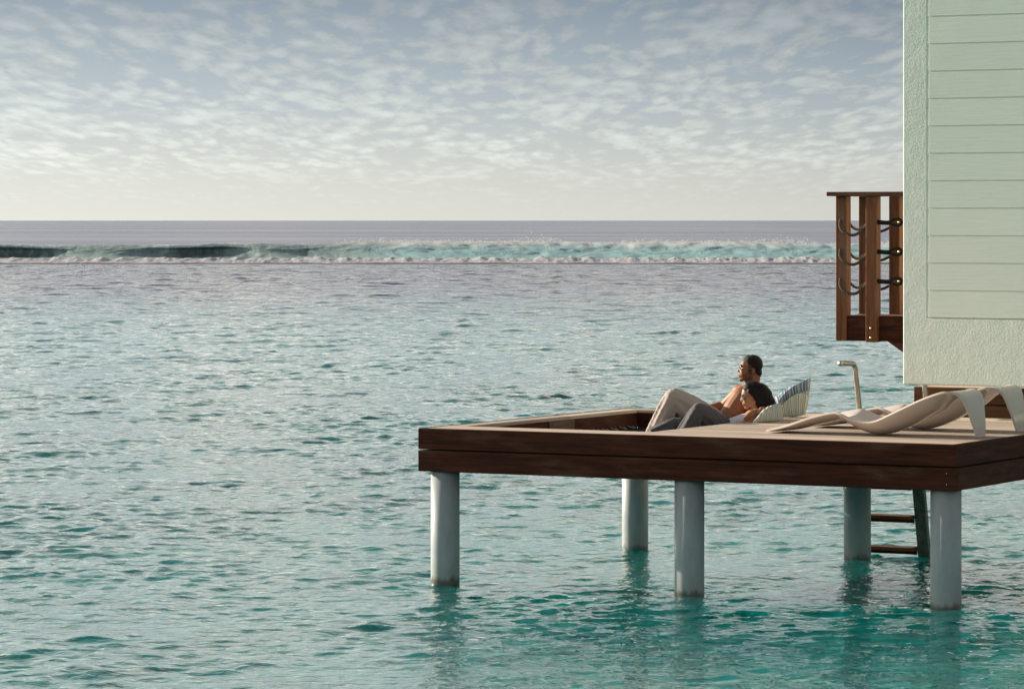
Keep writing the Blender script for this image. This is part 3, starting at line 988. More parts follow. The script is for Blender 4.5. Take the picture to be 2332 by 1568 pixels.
def stucco_frame():
    # one moulded L-shaped border, edges worn soft
    prof = [(0, ZW0), (2.6, ZW0), (2.6, ZI), (BW, ZI), (BW, ZW1), (0, ZW1)]
    bm = bmesh.new()
    a = [bm.verts.new((x, 0, z)) for x, z in prof]
    f = bm.faces.new(a)
    ret = bmesh.ops.extrude_face_region(bm, geom=[f])
    vs = [v for v in ret['geom'] if isinstance(v, bmesh.types.BMVert)]
    bmesh.ops.translate(bm, verts=vs, vec=(0, 0.16, 0))
    bmesh.ops.recalc_face_normals(bm, faces=bm.faces[:])
    bmesh.ops.bevel(bm, geom=bm.edges[:], offset=0.012, segments=3, affect='EDGES', profile=0.5)
    me = bpy.data.meshes.new('stucco_border'); bm.to_mesh(me); bm.free()
    return link('stucco_border', me, M['stucco'], villa)


stucco_frame()
tr = box('trim_strip', (BW - 0.010, 0.0055, ZI - 0.008), (BW + 0.012, 0.06, ZW1), M['stucco'], villa, 0.003, 2)
EXP = 0.2358
nb = 17
for i in range(nb):
    z0 = ZI + 0.002 + i * EXP
    V = []
    for xx in (BW + 0.013, 2.6):
        V += [(xx, -0.0025, z0), (xx, 0.0005, z0 + EXP + 0.02), (xx, 0.018, z0 + EXP + 0.02), (xx, 0.014, z0)]
    me = pydata('clapboard', V, [(0, 1, 5, 4), (1, 2, 6, 5), (2, 3, 7, 6), (3, 0, 4, 7), (3, 2, 1, 0), (4, 5, 6, 7)])
    bm = bmesh.new(); bm.from_mesh(me); bmesh.ops.recalc_face_normals(bm, faces=bm.faces[:])
    bmesh.ops.bevel(bm, geom=bm.edges[:], offset=0.002, segments=1, affect='EDGES'); bm.to_mesh(me); bm.free()
    link('clapboard', me, M['siding'], villa)
box('backing_wall', (BW, 0.075, ZI), (2.6, 0.15, ZW1), M['house'], villa, 0)
box('unseen_house_body', (0.12, 1.15, 1.56), (4.2, 5.0, 6.2), M['house'], villa, 0.01)  # villa body out of view, added to bounce sun onto the balcony posts
box('return_wall', (2.45, 0.165, ZW0), (2.6, 1.145, ZW1), M['stucco'], villa, 0.01)

bal = empty('balcony', Vector((2.931, 33.8, 0)), -TH)
tag(bal, 'small timber balcony with posts and rope railing beside the villa wall', 'balcony')
PZ0, PZF, PZ1 = 1.914, 2.143, 3.219
P = 0.105
posts = [(0.0, 0.0, PZ0), (0.315, -0.05, PZ0 - 0.008), (0.66, -0.01, PZ0 - 0.02), (0.0, 0.52, PZF), (0.30, 0.52, PZF)]
for (s_, t_, zb) in posts:
    box('post', (s_, t_, zb), (s_ + P, t_ + P, PZ1), M['rail_z'], bal, 0.005)
box('beam', (P + 0.002, 0.012, PZ0), (0.655, 0.062, PZF - 0.004), M['fascia_u'], bal, 0.004)
box('beam', (0.008, P + 0.002, PZ0), (0.058, 0.62, PZF - 0.004), M['fascia_v'], bal, 0.004)
for i in range(4):
    box('floor_plank', (0.06, 0.115 + i * 0.13, PZF - 0.03), (1.0, 0.115 + i * 0.13 + 0.124, PZF), M['rail_u'], bal, 0.003)
box('top_rail', (-0.06, -0.075, PZ1 + 0.001), (0.80, 0.10, PZ1 + 0.040), M['rail_u'], bal, 0.005)
box('top_rail', (-0.06, 0.103, PZ1 + 0.001), (0.10, 0.64, PZ1 + 0.039), M['rail_v'], bal, 0.005)
box('top_rail', (0.103, 0.50, PZ1 + 0.001), (0.80, 0.64, PZ1 + 0.040), M['rail_u'], bal, 0.005)
me = pydata('strut', [(0.50, 0.02, PZ0), (0.62, 0.02, PZ0), (0.90, 0.02, PZ0 - 0.26), (0.90, 0.02, PZ0 - 0.15),
                      (0.50, 0.10, PZ0), (0.62, 0.10, PZ0), (0.90, 0.10, PZ0 - 0.15), (0.90, 0.10, PZ0 - 0.26)],
            [(0, 1, 3, 2), (4, 7, 6, 5), (0, 2, 7, 4), (1, 5, 6, 3), (0, 4, 5, 1), (2, 3, 6, 7)])
link('strut', me, M['fascia_u'], bal)
for zb in (2.03, 1.945):
    tube('bolt', [(0.3675, -0.0495, zb), (0.3675, -0.060, zb)], [0.014, 0.010], M['brass'], bal, 12)
for zr in (2.985, 2.72, 2.455):
    # slack front rope, side rope, back rope
    p = spline([(0.048, -0.004, zr + 0.02), (0.06, -0.03, zr - 0.05), (0.13, -0.04, zr - 0.105), (0.20, -0.03, zr - 0.115), (0.27, -0.01, zr - 0.07), (0.318, 0.01, zr)], 26)
    tube('rope', p, 0.0135, M['rope'], bal, 10)
    p = spline([(0.085, 0.10, zr - 0.005), (0.085, 0.22, zr - 0.055), (0.085, 0.34, zr - 0.065), (0.085, 0.52, zr - 0.02)], 18)
    tube('rope', p, 0.0125, M['rope'], bal, 10)
    p = spline([(0.10, 0.57, zr - 0.045), (0.16, 0.575, zr - 0.085), (0.23, 0.575, zr - 0.075), (0.305, 0.57, zr - 0.04)], 16)
    tube('rope', p, 0.0125, M['rope'], bal, 10)
    # whipped eye on the last post
    tube('rope_eye', [(0.415, -0.01, zr + 0.0), (0.50, -0.014, zr - 0.006), (0.555, -0.016, zr - 0.004)], [0.021, 0.020, 0.021], M['whip'], bal, 12)
    a = np.linspace(0, 2 * math.pi, 22)
    lp = np.stack([0.600 + 0.055 * np.cos(a), np.full_like(a, -0.022), zr + 0.030 * np.sin(a) * (1 - 0.25 * np.cos(a + 3.14))], -1)
    tube('rope_loop', lp, 0.0125, M['whip'], bal, 10)
    tube('bolt', [(0.635, -0.010, zr), (0.635, -0.048, zr)], 0.010, M['brass'], bal, 10)

# ------------------------------------------------------------------ PEOPLE AND CUSHIONS
OP = Vector((1.9, 32.3, ZD))       # foot of the two figures: seat edge of the opening


class Body:
    """collects overlapping closed shapes and fuses them into one skin"""
    def __init__(s): s.V, s.F = [], []

    def add(s, V_, F_):
        n = len(s.V); s.V.extend([tuple(p) for p in V_]); s.F.extend([tuple(i + n for i in f) for f in F_])

    def ell(s, c, r, rot=None, seg=20, rings=14):
        V_ = []
        for i in range(rings + 1):
            a = math.pi * i / rings
            for j in range(seg):
                b = 2 * math.pi * j / seg
                V_.append((r[0] * math.sin(a) * math.cos(b), r[1] * math.sin(a) * math.sin(b), r[2] * math.cos(a)))
        V_ = np.array(V_)
        if rot is not None: V_ = V_ @ np.array(rot).T
        V_ = V_ + np.array(c)
        F_ = [(i * seg + j, (i + 1) * seg + j, (i + 1) * seg + (j + 1) % seg, i * seg + (j + 1) % seg) for i in range(rings) for j in range(seg)]
        s.add(V_, F_)

    def cap(s, p, q, r0, r1, seg=18, flat=None):
        """tapered limb; flat=(axis vector, factor) squeezes its section"""
        p, q = np.array(p, float), np.array(q, float)
        L = np.linalg.norm(q - p); t = (q - p) / L
        rows = [(-r0 * math.cos(a), r0 * math.sin(a)) for a in np.linspace(0.12, math.pi / 2, 6)] + [(L + r1 * math.sin(a), r1 * math.cos(a)) for a in np.linspace(0.0, math.pi / 2 - 0.12, 6)]
        ref = np.array([0, 0, 1.0]) if abs(t[2]) < 0.9 else np.array([0, 1.0, 0])
        n = np.cross(t, ref); n /= np.linalg.norm(n); b = np.cross(t, n)
        V_, F_ = [], []
        for d, r_ in rows:
            for j in range(seg):
                a = 2 * math.pi * j / seg
                o_ = r_ * (math.cos(a) * n + math.sin(a) * b)
                if flat is not None:
                    ax = np.array(flat[0], float); ax /= np.linalg.norm(ax)
                    o_ = o_ + ax * np.dot(o_, ax) * (flat[1] - 1)
                V_.append(p + t * d + o_)
        m = len(rows)
        for i in range(m - 1):
            for j in range(seg):
                k = (j + 1) % seg
                F_.append((i * seg + j, (i + 1) * seg + j, (i + 1) * seg + k, i * seg + k))
        F_.append(tuple(range(seg))); F_.append(tuple((m - 1) * seg + j for j in range(seg))[::-1])
        s.add(V_, F_)

    def chain(s, pts, rad, flat=None):
        for (p, q, a, b) in zip(pts[:-1], pts[1:], rad[:-1], rad[1:]): s.cap(p, q, a, b, flat=flat)

    def build(s, name, mat, parent, voxel, smooth=6, tint=None, disp=None):
        me = pydata(name, s.V, s.F)
        bm = bmesh.new(); bm.from_mesh(me); bmesh.ops.recalc_face_normals(bm, faces=bm.faces[:]); bm.to_mesh(me); bm.free()
        tmp = bpy.data.objects.new(name + '_raw', me); COL.objects.link(tmp)
        md = tmp.modifiers.new('fuse', 'REMESH'); md.mode = 'VOXEL'; md.voxel_size = voxel; md.adaptivity = 0.0
        if smooth:
            sm = tmp.modifiers.new('soft', 'SMOOTH'); sm.factor = 0.5; sm.iterations = smooth
        dg = bpy.context.evaluated_depsgraph_get()
        new = bpy.data.meshes.new_from_object(tmp.evaluated_get(dg))
        bpy.data.objects.remove(tmp); bpy.data.meshes.remove(me)
        new.name = name
        n = len(new.vertices)
        co = np.empty(n * 3, np.float32); new.vertices.foreach_get('co', co); co = co.reshape(-1, 3)
        if disp is not None:
            no = np.empty(n * 3, np.float32); new.vertices.foreach_get('normal', no); no = no.reshape(-1, 3)
            co = co + no * disp(co, no)[:, None]
            new.vertices.foreach_set('co', co.astype(np.float32).ravel())
        if tint is not None:
            at = new.color_attributes.new('tint', 'FLOAT_COLOR', 'POINT')
            c = np.ones((n, 4), np.float32); c[:, :3] = tint(co)
            at.data.foreach_set('color', c.ravel())
        new.materials.clear()
        new.update()
        return link(name, new, mat, parent, True)


def v3(*a): return np.array(a, float)


HM = 1316.0


def head_shapes(b, c, pitch, sc, man=True):
    """head in profile facing -x; c is the middle of the head"""
    cp_, sp_ = math.cos(pitch), math.sin(pitch)
    Rm = np.array([[cp_, 0, sp_], [0, 1, 0], [-sp_, 0, cp_]])
    c = np.array(c)
    def T(px, py, y=0.0): return c + Rm @ (np.array([(px - 1330) / HM, y, -(py - 310) / HM]) * sc)
    def E(px, py, y, r): b.ell(T(px, py, y), np.array(r) * sc, Rm)
    def C(p, q, r0, r1): b.cap(T(*p), T(*q), r0 * sc, r1 * sc)
    E(1338, 283, 0, (.086, .072, .086))
    E(1262, 322, 0, (.050, .056, .084))
    E(1252, 375, 0, (.046, .050, .058))
    E(1300, 390, 0, (.055, .052, .050))
    for s in (-1, 1):
        C((1228, 446, s * .012), (1322, 408, s * .046), .020 if man else .016, .024 if man else .020)
        E(1232, 352, s * .030, (.020, .018, .016))
        E(1346, 355, s * .073, (.018, .009, .030))
        E(1196, 364, s * .009, (.009, .008, .007))
    E(1220, 450, 0, (.024, .022, .022) if man else (.020, .018, .019))
    E(1226, 412, 0, (.030, .027, .030))
    C((1204, 318, 0), (1180, 357, 0), .0075, .0100)
    E(1192, 402, 0, (.0095, .020, .0065))
    E(1195, 421, 0, (.0095, .018, .0075))
    C((1206, 297, -.030), (1206, 297, .030), .011 if man else .008, .011 if man else .008)
    return T, Rm


def sunglasses(parent, T, sc, frame, lens, rx=.020, rz=.017):
    sg_ = empty('sunglasses', (0, 0, 0), 0, parent)
    def Tv(px, py, y): return T(px, py, y)
    for s in (-1, 1):
        # lens: thin oval shell tilted round the side of the face
        V_, F_ = [], []
        n = 20
        ctr = (1188, 324)
        for lay, off in ((0, 0.0), (1, 4.0)):
            for j in range(n):
                a = 2 * math.pi * j / n
                y_ = s * (.031 + rx * 1.15 * math.cos(a) * s * s)
                back = 26 * ((abs(y_) / .055) ** 2)
                V_.append(Tv(ctr[0] + back + off, ctr[1] - rz * math.sin(a) * HM, y_))
        F_ = [tuple(range(n)), tuple(range(n, 2 * n))[::-1]] + [(j, n + j, n + (j + 1) % n, (j + 1) % n) for j in range(n)]
        me = pydata('lens', V_, F_)
        bm = bmesh.new(); bm.from_mesh(me); bmesh.ops.recalc_face_normals(bm, faces=bm.faces[:]); bm.to_mesh(me); bm.free()
        link('lens', me, lens, parent)
        rim = []
        for j in range(n + 1):
            a = 2 * math.pi * j / n
            y_ = s * (.031 + rx * 1.15 * math.cos(a))
            rim.append(Tv(ctr[0] + 1 + 26 * ((abs(y_) / .055) ** 2), ctr[1] - rz * math.sin(a) * HM, y_))
        tube('rim', rim, .0022 * sc, frame, parent, 6)
        tube('temple', [Tv(1214, 318, s * .056), Tv(1260, 320, s * .071), Tv(1342, 328, s * .0785)], .0016 * sc, frame, parent, 6)
    tube('bridge', [Tv(1188, 316, -.010), Tv(1183, 312, 0), Tv(1188, 316, .010)], .0024 * sc, frame, parent, 6)
    bpy.data.objects.remove(sg_)


def hand_shapes(b, wrist, palm, tips, thumb, k=1.0):
    """palm plus five separate bent fingers"""
    wrist, palm = np.array(wrist), np.array(palm)
    b.cap(wrist, palm, .024 * k, .030 * k, flat=((0, 0, 1), 0.62))
    tips = [np.array(t) for t in tips]
    n = len(tips)
    across = tips[-1] - tips[0]
    across = across / (np.linalg.norm(across) + 1e-9)
    for i, t in enumerate(tips):
        base = palm + across * (i - (n - 1) / 2) * .017 * k
        mid = base * 0.5 + t * 0.5 + np.array([0, -.006, .012])
        b.chain([base, mid, t], [.0095 * k, .0085 * k, .0068 * k])
    b.chain([wrist * 0.6 + palm * 0.4, wrist * 0.1 + palm * 0.55 + np.array(thumb) * 0.35, np.array(thumb)], [.012 * k, .0105 * k, .008 * k])


# ---- the man
MJ = dict(pelvis=(-0.105, 0.03, -0.065), waist=(-0.015, 0.04, -0.02), ribs=(0.052, 0.05, 0.075), chest=(0.121, 0.06, 0.177), rsho=(0.08, 0.2, 0.232), lsho=(0.222, -0.08, 0.203), pecr=(0.08, 0.13, 0.201), pecl=(0.141, -0.04, 0.163), neckb=(0.174, 0.06, 0.284), neckt=(0.197, 0.06, 0.379), relb=(-0.05, 0.33, 0.099), rwri=(-0.222, 0.28, 0.075), rhand=(-0.276, 0.26, 0.064), lelb=(0.315, -0.16, 0.086), lwri=(0.238, -0.36, 0.1), palm=(0.192, -0.42, 0.08), f1=(0.095, -0.44, 0.053), f2=(0.082, -0.45, 0.037), f3=(0.08, -0.45, 0.022), f4=(0.099, -0.44, 0.014), thumb=(0.15, -0.38, 0.097), hipn=(-0.121, -0.05, -0.049), hipf=(-0.122, 0.15, -0.056), kneen=(-0.506, -0.08, 0.21), kneef=(-0.50, 0.17, 0.195), ankn=(-0.664, -0.05, -0.14), ankf=(-0.665, 0.19, -0.179), toen=(-0.755, -0.06, -0.17), toef=(-0.668, 0.24, -0.187), head=(0.178, 0.06, 0.448), ab1=(-0.02, 0.0, 0.078), ab2=(-0.05, 0.0, 0.04), ab3=(0.016, 0.02, 0.126))
man = empty('person', OP)
tag(man, 'bare-chested man in sunglasses and loose sand trousers lying back at the edge of the net', 'person', None)
b = Body()
tor = ((0.55, 0.83, 0), 1.28)
b.cap(MJ['pelvis'], MJ['waist'], .115, .112, flat=((0, 1, 0), 1.2))
b.cap(MJ['waist'], MJ['ribs'], .110, .118, flat=tor)
b.cap(MJ['ribs'], MJ['chest'], .118, .118, flat=tor)
b.cap(MJ['rsho'], MJ['lsho'], .066, .070)
b.cap(MJ['chest'], MJ['neckb'], .100, .060)
b.cap(MJ['neckb'], MJ['neckt'], .066, .060)
b.cap(MJ['rsho'], MJ['neckb'], .045, .05); b.cap(MJ['lsho'], MJ['neckb'], .05, .05)
b.ell(v3(*MJ['pecr']) + v3(-.006, -.004, .004), (.066, .070, .052)); b.ell(v3(*MJ['pecl']) + v3(-.010, -.014, .004), (.068, .075, .054))
for d_ in ((-0.016, -0.020, 0.002), (-0.008, -0.088, 0.008)):
    for kx in ('ab1', 'ab2', 'ab3'):
        b.ell(v3(*MJ[kx]) + v3(0.045, 0.02, -0.030) + v3(*d_), (.036, .034, .030))
b.chain([MJ['rsho'], MJ['relb'], MJ['rwri']], [.056, .046, .031])
b.cap(v3(*MJ['relb']) * .75 + v3(*MJ['rwri']) * .25, v3(*MJ['relb']) * .5 + v3(*MJ['rwri']) * .5, .047, .040)
b.chain([MJ['lsho'], MJ['lelb'], MJ['lwri']], [.060, .046, .029])
rh = v3(*MJ['rhand'])
hand_shapes(b, MJ['rwri'], rh, [rh + v3(-.085, .03, -.02), rh + v3(-.095, .01, -.022), rh + v3(-.090, -.01, -.024), rh + v3(-.070, -.03, -.026)], rh + v3(-.03, -.055, .01))
hand_shapes(b, MJ['lwri'], MJ['palm'], [MJ['f1'], MJ['f2'], MJ['f3'], MJ['f4']], MJ['thumb'])
for n_ in 'nf':
    b.chain([MJ['hip' + n_], MJ['knee' + n_], MJ['ank' + n_]], [.078, .050, .036])
    b.cap(MJ['ank' + n_], MJ['toe' + n_], .036, .026, flat=((0, 0, 1), .7))
MT, MR = head_shapes(b, MJ['head'], R(2), 1.0, True)


def man_tint(co):
    c = np.ones((len(co), 3), np.float32)
    l = (co - np.array(MJ['head'])) @ MR
    px_, py_ = l[:, 0] * HM + 1330, -l[:, 2] * HM + 310
    hd = l[:, 2] > -.135
    sg_ = lambda v_: 1 / (1 + np.exp(-v_))
    jaw = sg_((px_ - 1222) / 8) * sg_((1338 - px_) / 8) * sg_((py_ - 392 + 0.25 * (px_ - 1240)) / 8)
    chin_ = sg_((1232 - px_) / 6) * sg_((py_ - 436) / 5)
    lip_ = sg_((1216 - px_) / 4) * sg_((py_ - 384) / 2.5) * sg_((397 - py_) / 2.5)
    bw_ = np.clip(np.maximum(np.maximum(jaw, chin_), lip_), 0, 1) * sg_((500 - py_) / 5) * hd
    c *= (1 - 0.58 * bw_[:, None]) * (1 + np.array([-.02, 0, .03])[None, :] * bw_[:, None])
    side_ = sg_((px_ - 1283) / 5) * sg_((372 - py_) / 10) * hd * (1 - np.exp(-(((px_ - 1346) / 26) ** 2 + ((py_ - 355) / 44) ** 2) * (np.abs(l[:, 1]) > .066)) * (np.abs(l[:, 1]) > .066))
    c *= (1 - 0.80 * side_[:, None])
    brow = hd & (px_ < 1228) & (py_ > 284) & (py_ < 300) & (np.abs(l[:, 1]) > .010)
    c[brow] = (.18, .16, .16)
    lips = hd & (px_ < 1202) & (py_ > 397) & (py_ < 429)
    c[lips] = (.92, .66, .66)
    for nip in ((-.052, .0, .012), (-.045, -.05, -.012)):
        q = np.linalg.norm(co - (np.array(MJ['pecr' if nip[1] == 0 else 'pecl']) + np.array(nip)), axis=1)
        c[q < .014] = (.55, .42, .40)
    return c


b.build('body', M['skin_m'], man, 0.0046, 5, man_tint)
h = Body()
def hair_e(px, py, y, r, T=MT, Rm=MR, sc=1.0, b_=None): (b_ or h).ell(T(px, py, y), np.array(r) * sc, Rm)
hair_e(1355, 277, 0, (.0785, .0755, .0845))
hair_e(1312, 243, 0, (.0670, .0640, .0570))
hair_e(1336, 262, 0, (.0800, .0730, .0755))
hair_e(1392, 365, 0, (.044, .056, .055))
h.build('hair', M['buzz'], man, 0.0046, 4)
sunglasses(man, MT, 1.0, M['frame_metal'], M['lens'], .019, .0145)


# ---- trousers
def trouser_leg(b, hip, knee, ank, r, seed, hang=0.05, flare=1.0):
    """loose cloth tube with folds running from the knee"""
    r_ = np.random.default_rng(seed)
    hip, knee, ank = map(lambda p: np.array(p, float), (hip, knee, ank))
    pts = np.array([hip * (1 - t) + knee * t for t in (0, .35, .7, .92)] + [knee + (0, 0, 0)] + [knee * (1 - t) + ank * t for t in (.08, .3, .65, 1.0)])
    path = spline(pts, 46)
    s = np.linspace(0, 1, 46)
    rad = np.interp(s, [0, .25, .44, .5, .56, .75, 1], r)
    p, t, n, bb = frames_along(path)
    seg = 40
    V_, F_ = [], []
    ph = r_.uniform(0, 6.28, 6)
    for i in range(46):
        kd = min(1.0, abs(s[i] - .5) / .28)
        for j in range(seg):
            a = 2 * math.pi * j / seg
            d = math.cos(a) * n[i] + math.sin(a) * bb[i]
            fold = 0.5 * math.sin(5 * a + ph[0] + 3.0 * s[i]) + 0.35 * math.sin(8 * a + ph[1] - 5 * s[i]) + 0.3 * math.sin(11 * a + ph[2] + 2 * s[i])
            rr = rad[i] * (1 + 0.12 * kd * fold)
            q = p[i] + d * rr
            q[2] -= hang * kd * max(0.0, -d[2]) * (1 if s[i] < .62 else .3)
            V_.append(q)
    for i in range(45):
        for j in range(seg):
            k = (j + 1) % seg
            F_.append((i * seg + j, (i + 1) * seg + j, (i + 1) * seg + k, i * seg + k))
    F_.append(tuple(range(seg))); F_.append(tuple(45 * seg + j for j in range(seg))[::-1])
    b.add(V_, F_)


def wrinkle(co, no):
    d = 0.0016 * np.sin(co[:, 0] * 95 + 2.5 * np.sin(co[:, 2] * 31 + co[:, 1] * 17)) * np.sin(co[:, 2] * 23 + co[:, 1] * 29)
    d += 0.0008 * np.sin(co[:, 2] * 120 + co[:, 0] * 60 + 3 * np.sin(co[:, 1] * 40))
    return d


b = Body()
b.cap(MJ['pelvis'], v3(*MJ['waist']) * .52 + v3(*MJ['pelvis']) * .48, .124, .120, flat=((0, 1, 0), 1.22))
trouser_leg(b, MJ['hipn'], MJ['kneen'], MJ['ankn'], [.112, .092, .070, .064, .070, .082, .090], 3, .055)
trouser_leg(b, MJ['hipf'], MJ['kneef'], MJ['ankf'], [.112, .092, .070, .064, .070, .082, .090], 4, .050)
b.build('trousers', M['linen'], man, 0.0055, 2, None, wrinkle)

# ---- the woman
WJ = dict(pelvis=(-0.08, -0.2, -0.086), waist=(-0.005, -0.21, -0.075), chest=(0.098, -0.21, -0.042), bustn=(0.062, -0.28, -0.008), bustf=(0.070, -0.13, -0.006), shon=(0.207, -0.36, 0.058), shof=(0.199, -0.08, 0.07), neckb=(0.198, -0.22, 0.089), neckt=(0.184, -0.22, 0.164), elbn=(0.087, -0.42, -0.021), wrin=(-0.041, -0.44, -0.05), handn=(-0.093, -0.43, -0.058), elbf=(0.059, -0.02, -0.035), wrif=(-0.041, -0.05, -0.072), hipn=(-0.09, -0.24, -0.076), hipf=(-0.107, -0.14, -0.082), kneen=(-0.308, -0.5, 0.114), kneef=(-0.496, -0.2, -0.029), ankn=(-0.429, -0.48, -0.115), ankf=(-0.701, -0.24, -0.129), toen=(-0.501, -0.5, -0.136), toef=(-0.777, -0.25, -0.144), head=(0.17, -0.22, 0.234))
wom = empty('person', OP)
tag(wom, 'dark-haired woman in white top and grey trousers resting against the bare-chested man', 'person', None)
b = Body()
b.cap(WJ['pelvis'], WJ['waist'], .105, .088, flat=((0, 1, 0), 1.25))
b.cap(WJ['waist'], WJ['chest'], .086, .096, flat=((0, 1, 0), 1.22))
b.cap(WJ['chest'], WJ['neckb'], .082, .046, flat=((0, 1, 0), 1.2))
b.cap(WJ['shon'], WJ['shof'], .046, .046)
b.cap(WJ['shon'], WJ['neckb'], .034, .040); b.cap(WJ['shof'], WJ['neckb'], .034, .040)
b.cap(WJ['neckb'], WJ['neckt'], .046, .044)
for n_ in 'nf':
    b.chain([WJ['sho' + n_], WJ['elb' + n_], WJ['wri' + n_]], [.042, .034, .024])
    hd = v3(*WJ['wri' + n_]) + v3(-.05, .0, -.008)
    hand_shapes(b, WJ['wri' + n_], hd, [hd + v3(-.075, .024, -.02), hd + v3(-.085, .008, -.022), hd + v3(-.080, -.008, -.022), hd + v3(-.060, -.024, -.02)], hd + v3(-.03, .045, .0), .85)
    b.chain([WJ['hip' + n_], WJ['knee' + n_], WJ['ank' + n_]], [.075, .045, .033])
    b.cap(WJ['ank' + n_], WJ['toe' + n_], .033, .022, flat=((0, 0, 1), .7))
WT, WR = head_shapes(b, WJ['head'], R(-13), 0.96, False)


def wom_tint(co):
    c = np.ones((len(co), 3), np.float32)
    l = (co - np.array(WJ['head'])) @ WR / 0.96
    px_, py_ = l[:, 0] * HM + 1330, -l[:, 2] * HM + 310
    hd = l[:, 2] > -.135
    c[hd & (px_ < 1202) & (py_ > 396) & (py_ < 430)] = (.85, .50, .50)
    c[hd & (px_ < 1228) & (py_ > 286) & (py_ < 297) & (np.abs(l[:, 1]) > .010)] = (.25, .2, .2)
    return c


b.build('body', M['skin_w'], wom, 0.0046, 5, wom_tint)
h = Body()
def wh(px, py, y, r): h.ell(WT(px, py, y), np.array(r) * .96, WR)
wh(1360, 276, 0, (.075, .078, .083))
wh(1310, 240, 0, (.066, .064, .056))
for s in (-1, 1):
    h.cap(WT(1290, 268, s * .060), WT(1345, 330, s * .074), .018, .024)
    h.cap(WT(1345, 330, s * .070), WT(1402, 430, s * .070), .026, .032)
hc = np.array(WJ['head'])
h.ell(hc + v3(.085, .0, -.020), (.085, .088, .085))
h.ell(hc + v3(.062, .0, .012), (.088, .086, .080), Matrix.Rotation(R(30), 3, 'Y'))
h.ell(hc + v3(.125, -.005, -.062), (.078, .082, .058), Matrix.Rotation(R(38), 3, 'Y'))
h.ell(hc + v3(.170, .010, -.098), (.060, .075, .030), Matrix.Rotation(R(34), 3, 'Y'))
h.cap(hc + v3(.055, -.05, -.08), hc + v3(.110, -.06, -.135), .038, .026)
h.cap(hc + v3(.10, -.06, -.09), hc + v3(.185, -.055, -.125), .034, .018)
def strands(co, no):
    a = np.arctan2(co[:, 2] - hc[2] - .05, co[:, 0] - hc[0] - .02)
    q = co[:, 1] * 210 + 30 * a
    return (0.0012 * np.sin(q + 1.5 * np.sin(co[:, 0] * 50)) + 0.0007 * np.sin(a * 34 + co[:, 1] * 90)) * np.clip((co[:, 0] - hc[0] + .02) / .10, 0, 1)
h.build('hair', M['hair'], wom, 0.0048, 16, None, strands)
sunglasses(wom, WT, 0.96, M['frame_dark'], M['lens_mirror'], .024, .021)
b = Body()
b.cap(v3(*WJ['pelvis']) * .4 + v3(*WJ['waist']) * .6, WJ['chest'], .093, .104, flat=((0, 1, 0), 1.23))
b.ell(WJ['bustn'], (.050, .054, .048)); b.ell(WJ['bustf'], (.050, .054, .048))
for s, sh in ((-1, 'shon'), (1, 'shof')):
    b.chain([v3(*WJ['chest']) + v3(.03, s * .075, .065), v3(*WJ[sh]) * .72 + v3(*WJ['neckb']) * .28 + v3(-.004, 0, .018), v3(*WJ[sh]) * .7 + v3(*WJ['neckb']) * .3 + v3(.045, 0, -.02)], [.034, .017, .018])
b.build('tank_top', M['white_cloth'], wom, 0.005, 3, None, lambda co, no: 0.4 * wrinkle(co, no))
b = Body()
b.cap(WJ['pelvis'], v3(*WJ['waist']) * .6 + v3(*WJ['pelvis']) * .4, .113, .098, flat=((0, 1, 0), 1.25))
trouser_leg(b, WJ['hipn'], WJ['kneen'], WJ['ankn'], [.098, .082, .062, .056, .062, .072, .078], 7, .04)
trouser_leg(b, WJ['hipf'], WJ['kneef'], WJ['ankf'], [.098, .082, .060, .055, .060, .068, .074], 8, .03)
b.build('trousers', M['grey_cloth'], wom, 0.0055, 2, None, wrinkle)


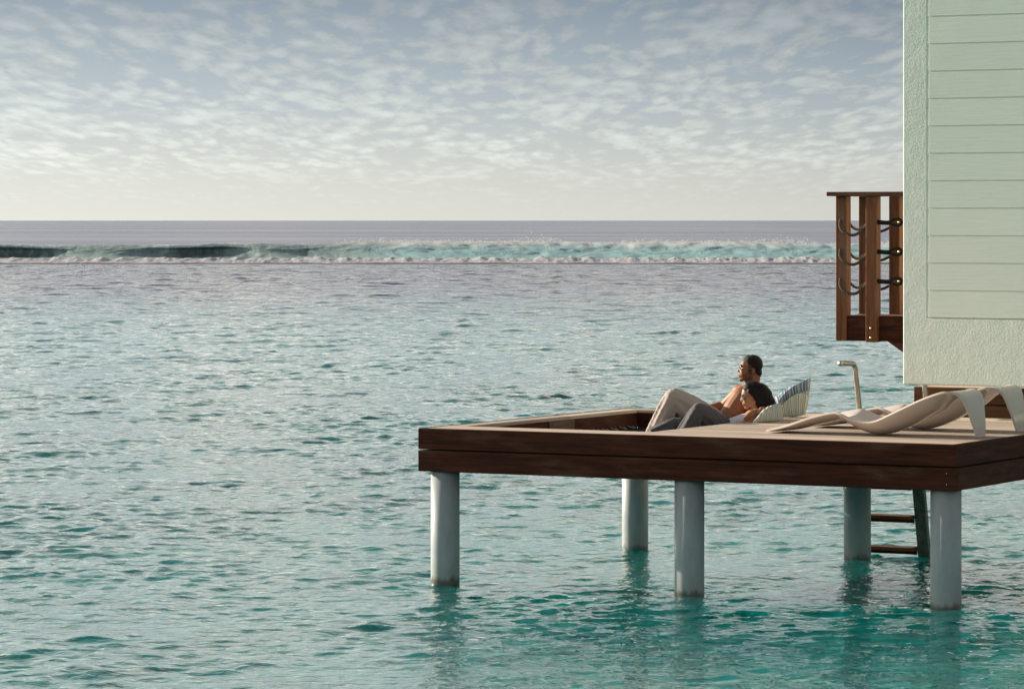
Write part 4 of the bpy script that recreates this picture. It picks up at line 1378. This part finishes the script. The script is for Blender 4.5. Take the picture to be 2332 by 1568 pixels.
# ---- cushions
def cushion(name, TL, TR, BR, BL, thick, mat, crease=None, n=34, bow=0.0):
    root = empty(name, OP)
    TL, TR, BR, BL = map(lambda p: np.array(p, float), (TL, TR, BR, BL))
    nr = np.cross(TR - TL, BL - TL); nr /= np.linalg.norm(nr)
    if nr[1] > 0: nr = -nr
    V_, F_, UV = [], [], []
    for side_ in (1, -1):
        for i in range(n + 1):
            for j in range(n + 1):
                s, t = j / n, i / n
                # sides pulled in, corners left pointed
                ps = s + 0.05 * math.sin(math.pi * t) * (0.5 - s) * 2 * (0.6)
                pt2 = t + 0.05 * math.sin(math.pi * s) * (0.5 - t) * 2 * (0.6)
                c = (TL * (1 - ps) + TR * ps) * (1 - pt2) + (BL * (1 - ps) + BR * ps) * pt2
                c = c + (TR - TL) / np.linalg.norm(TR - TL) * bow * math.sin(math.pi * t) ** 0.8 * s ** 2
                e = (math.sin(math.pi * s) * math.sin(math.pi * t)) ** 0.45
                d = thick * 0.5 * e
                w_ = 0.006 * math.sin(23 * s + 5 * t) * math.sin(17 * t - 7 * s + 1) * e
                if crease and side_ == 1:
                    q = (t - crease[0] - crease[1] * (s - .5)) / crease[2]
                    d -= thick * 0.42 * math.exp(-q * q) * min(1.0, e * 1.3) * (0.4 + 0.6 * s)
                V_.append(c + nr * side_ * (d + w_))
                UV.append((s, 1 - t))
    m = (n + 1) ** 2
    for sidx in (0, 1):
        for i in range(n):
            for j in range(n):
                a = sidx * m + i * (n + 1) + j
                q = (a, a + 1, a + n + 2, a + n + 1)
                F_.append(q if sidx == 0 else q[::-1])
    V_ = np.array(V_)
    V_[:, 2] = np.maximum(V_[:, 2], 0.003)
    me = pydata('cover', V_, F_)
    uvl = me.uv_layers.new(name='UVMap')
    for lp in me.loops: uvl.data[lp.index].uv = UV[lp.vertex_index]
    bm = bmesh.new(); bm.from_mesh(me); bmesh.ops.remove_doubles(bm, verts=bm.verts[:], dist=0.0008)
    bmesh.ops.recalc_face_normals(bm, faces=bm.faces[:]); bm.to_mesh(me); bm.free()
    o = link('cover', me, mat, root, True)
    ring = [V_[j] for j in range(n + 1)] + [V_[i * (n + 1) + n] for i in range(1, n + 1)] + [V_[n * (n + 1) + j] for j in range(n - 1, -1, -1)] + [V_[i * (n + 1)] for i in range(n - 1, -1, -1)]
    tube('piping', np.array(ring), 0.0035, M['piping'], root, 6)
    return root, V_, n


M['piping'] = cloth_material('cream_piping', (0.55, 0.52, 0.45))
c1, _, _ = cushion('cushion', (0.385, 0.42, 0.155), (0.722, 0.50, 0.338), (0.668, 0.43, 0.020), (0.425, 0.25, 0.008), 0.22, M['blue_stripe'], (0.50, -0.42, 0.085), bow=0.022)
tag(c1, 'large crumpled blue and cream striped cushion standing upright behind the woman', 'cushion', 'striped cushions on the deck')
c2, cv, cn = cushion('cushion', (0.247, -0.42, 0.103), (0.400, -0.36, 0.160), (0.418, -0.46, 0.022), (0.150, -0.54, 0.008), 0.11, M['green_stripe'])
tag(c2, 'small green and cream striped cushion tucked under the woman by the net', 'cushion', 'striped cushions on the deck')
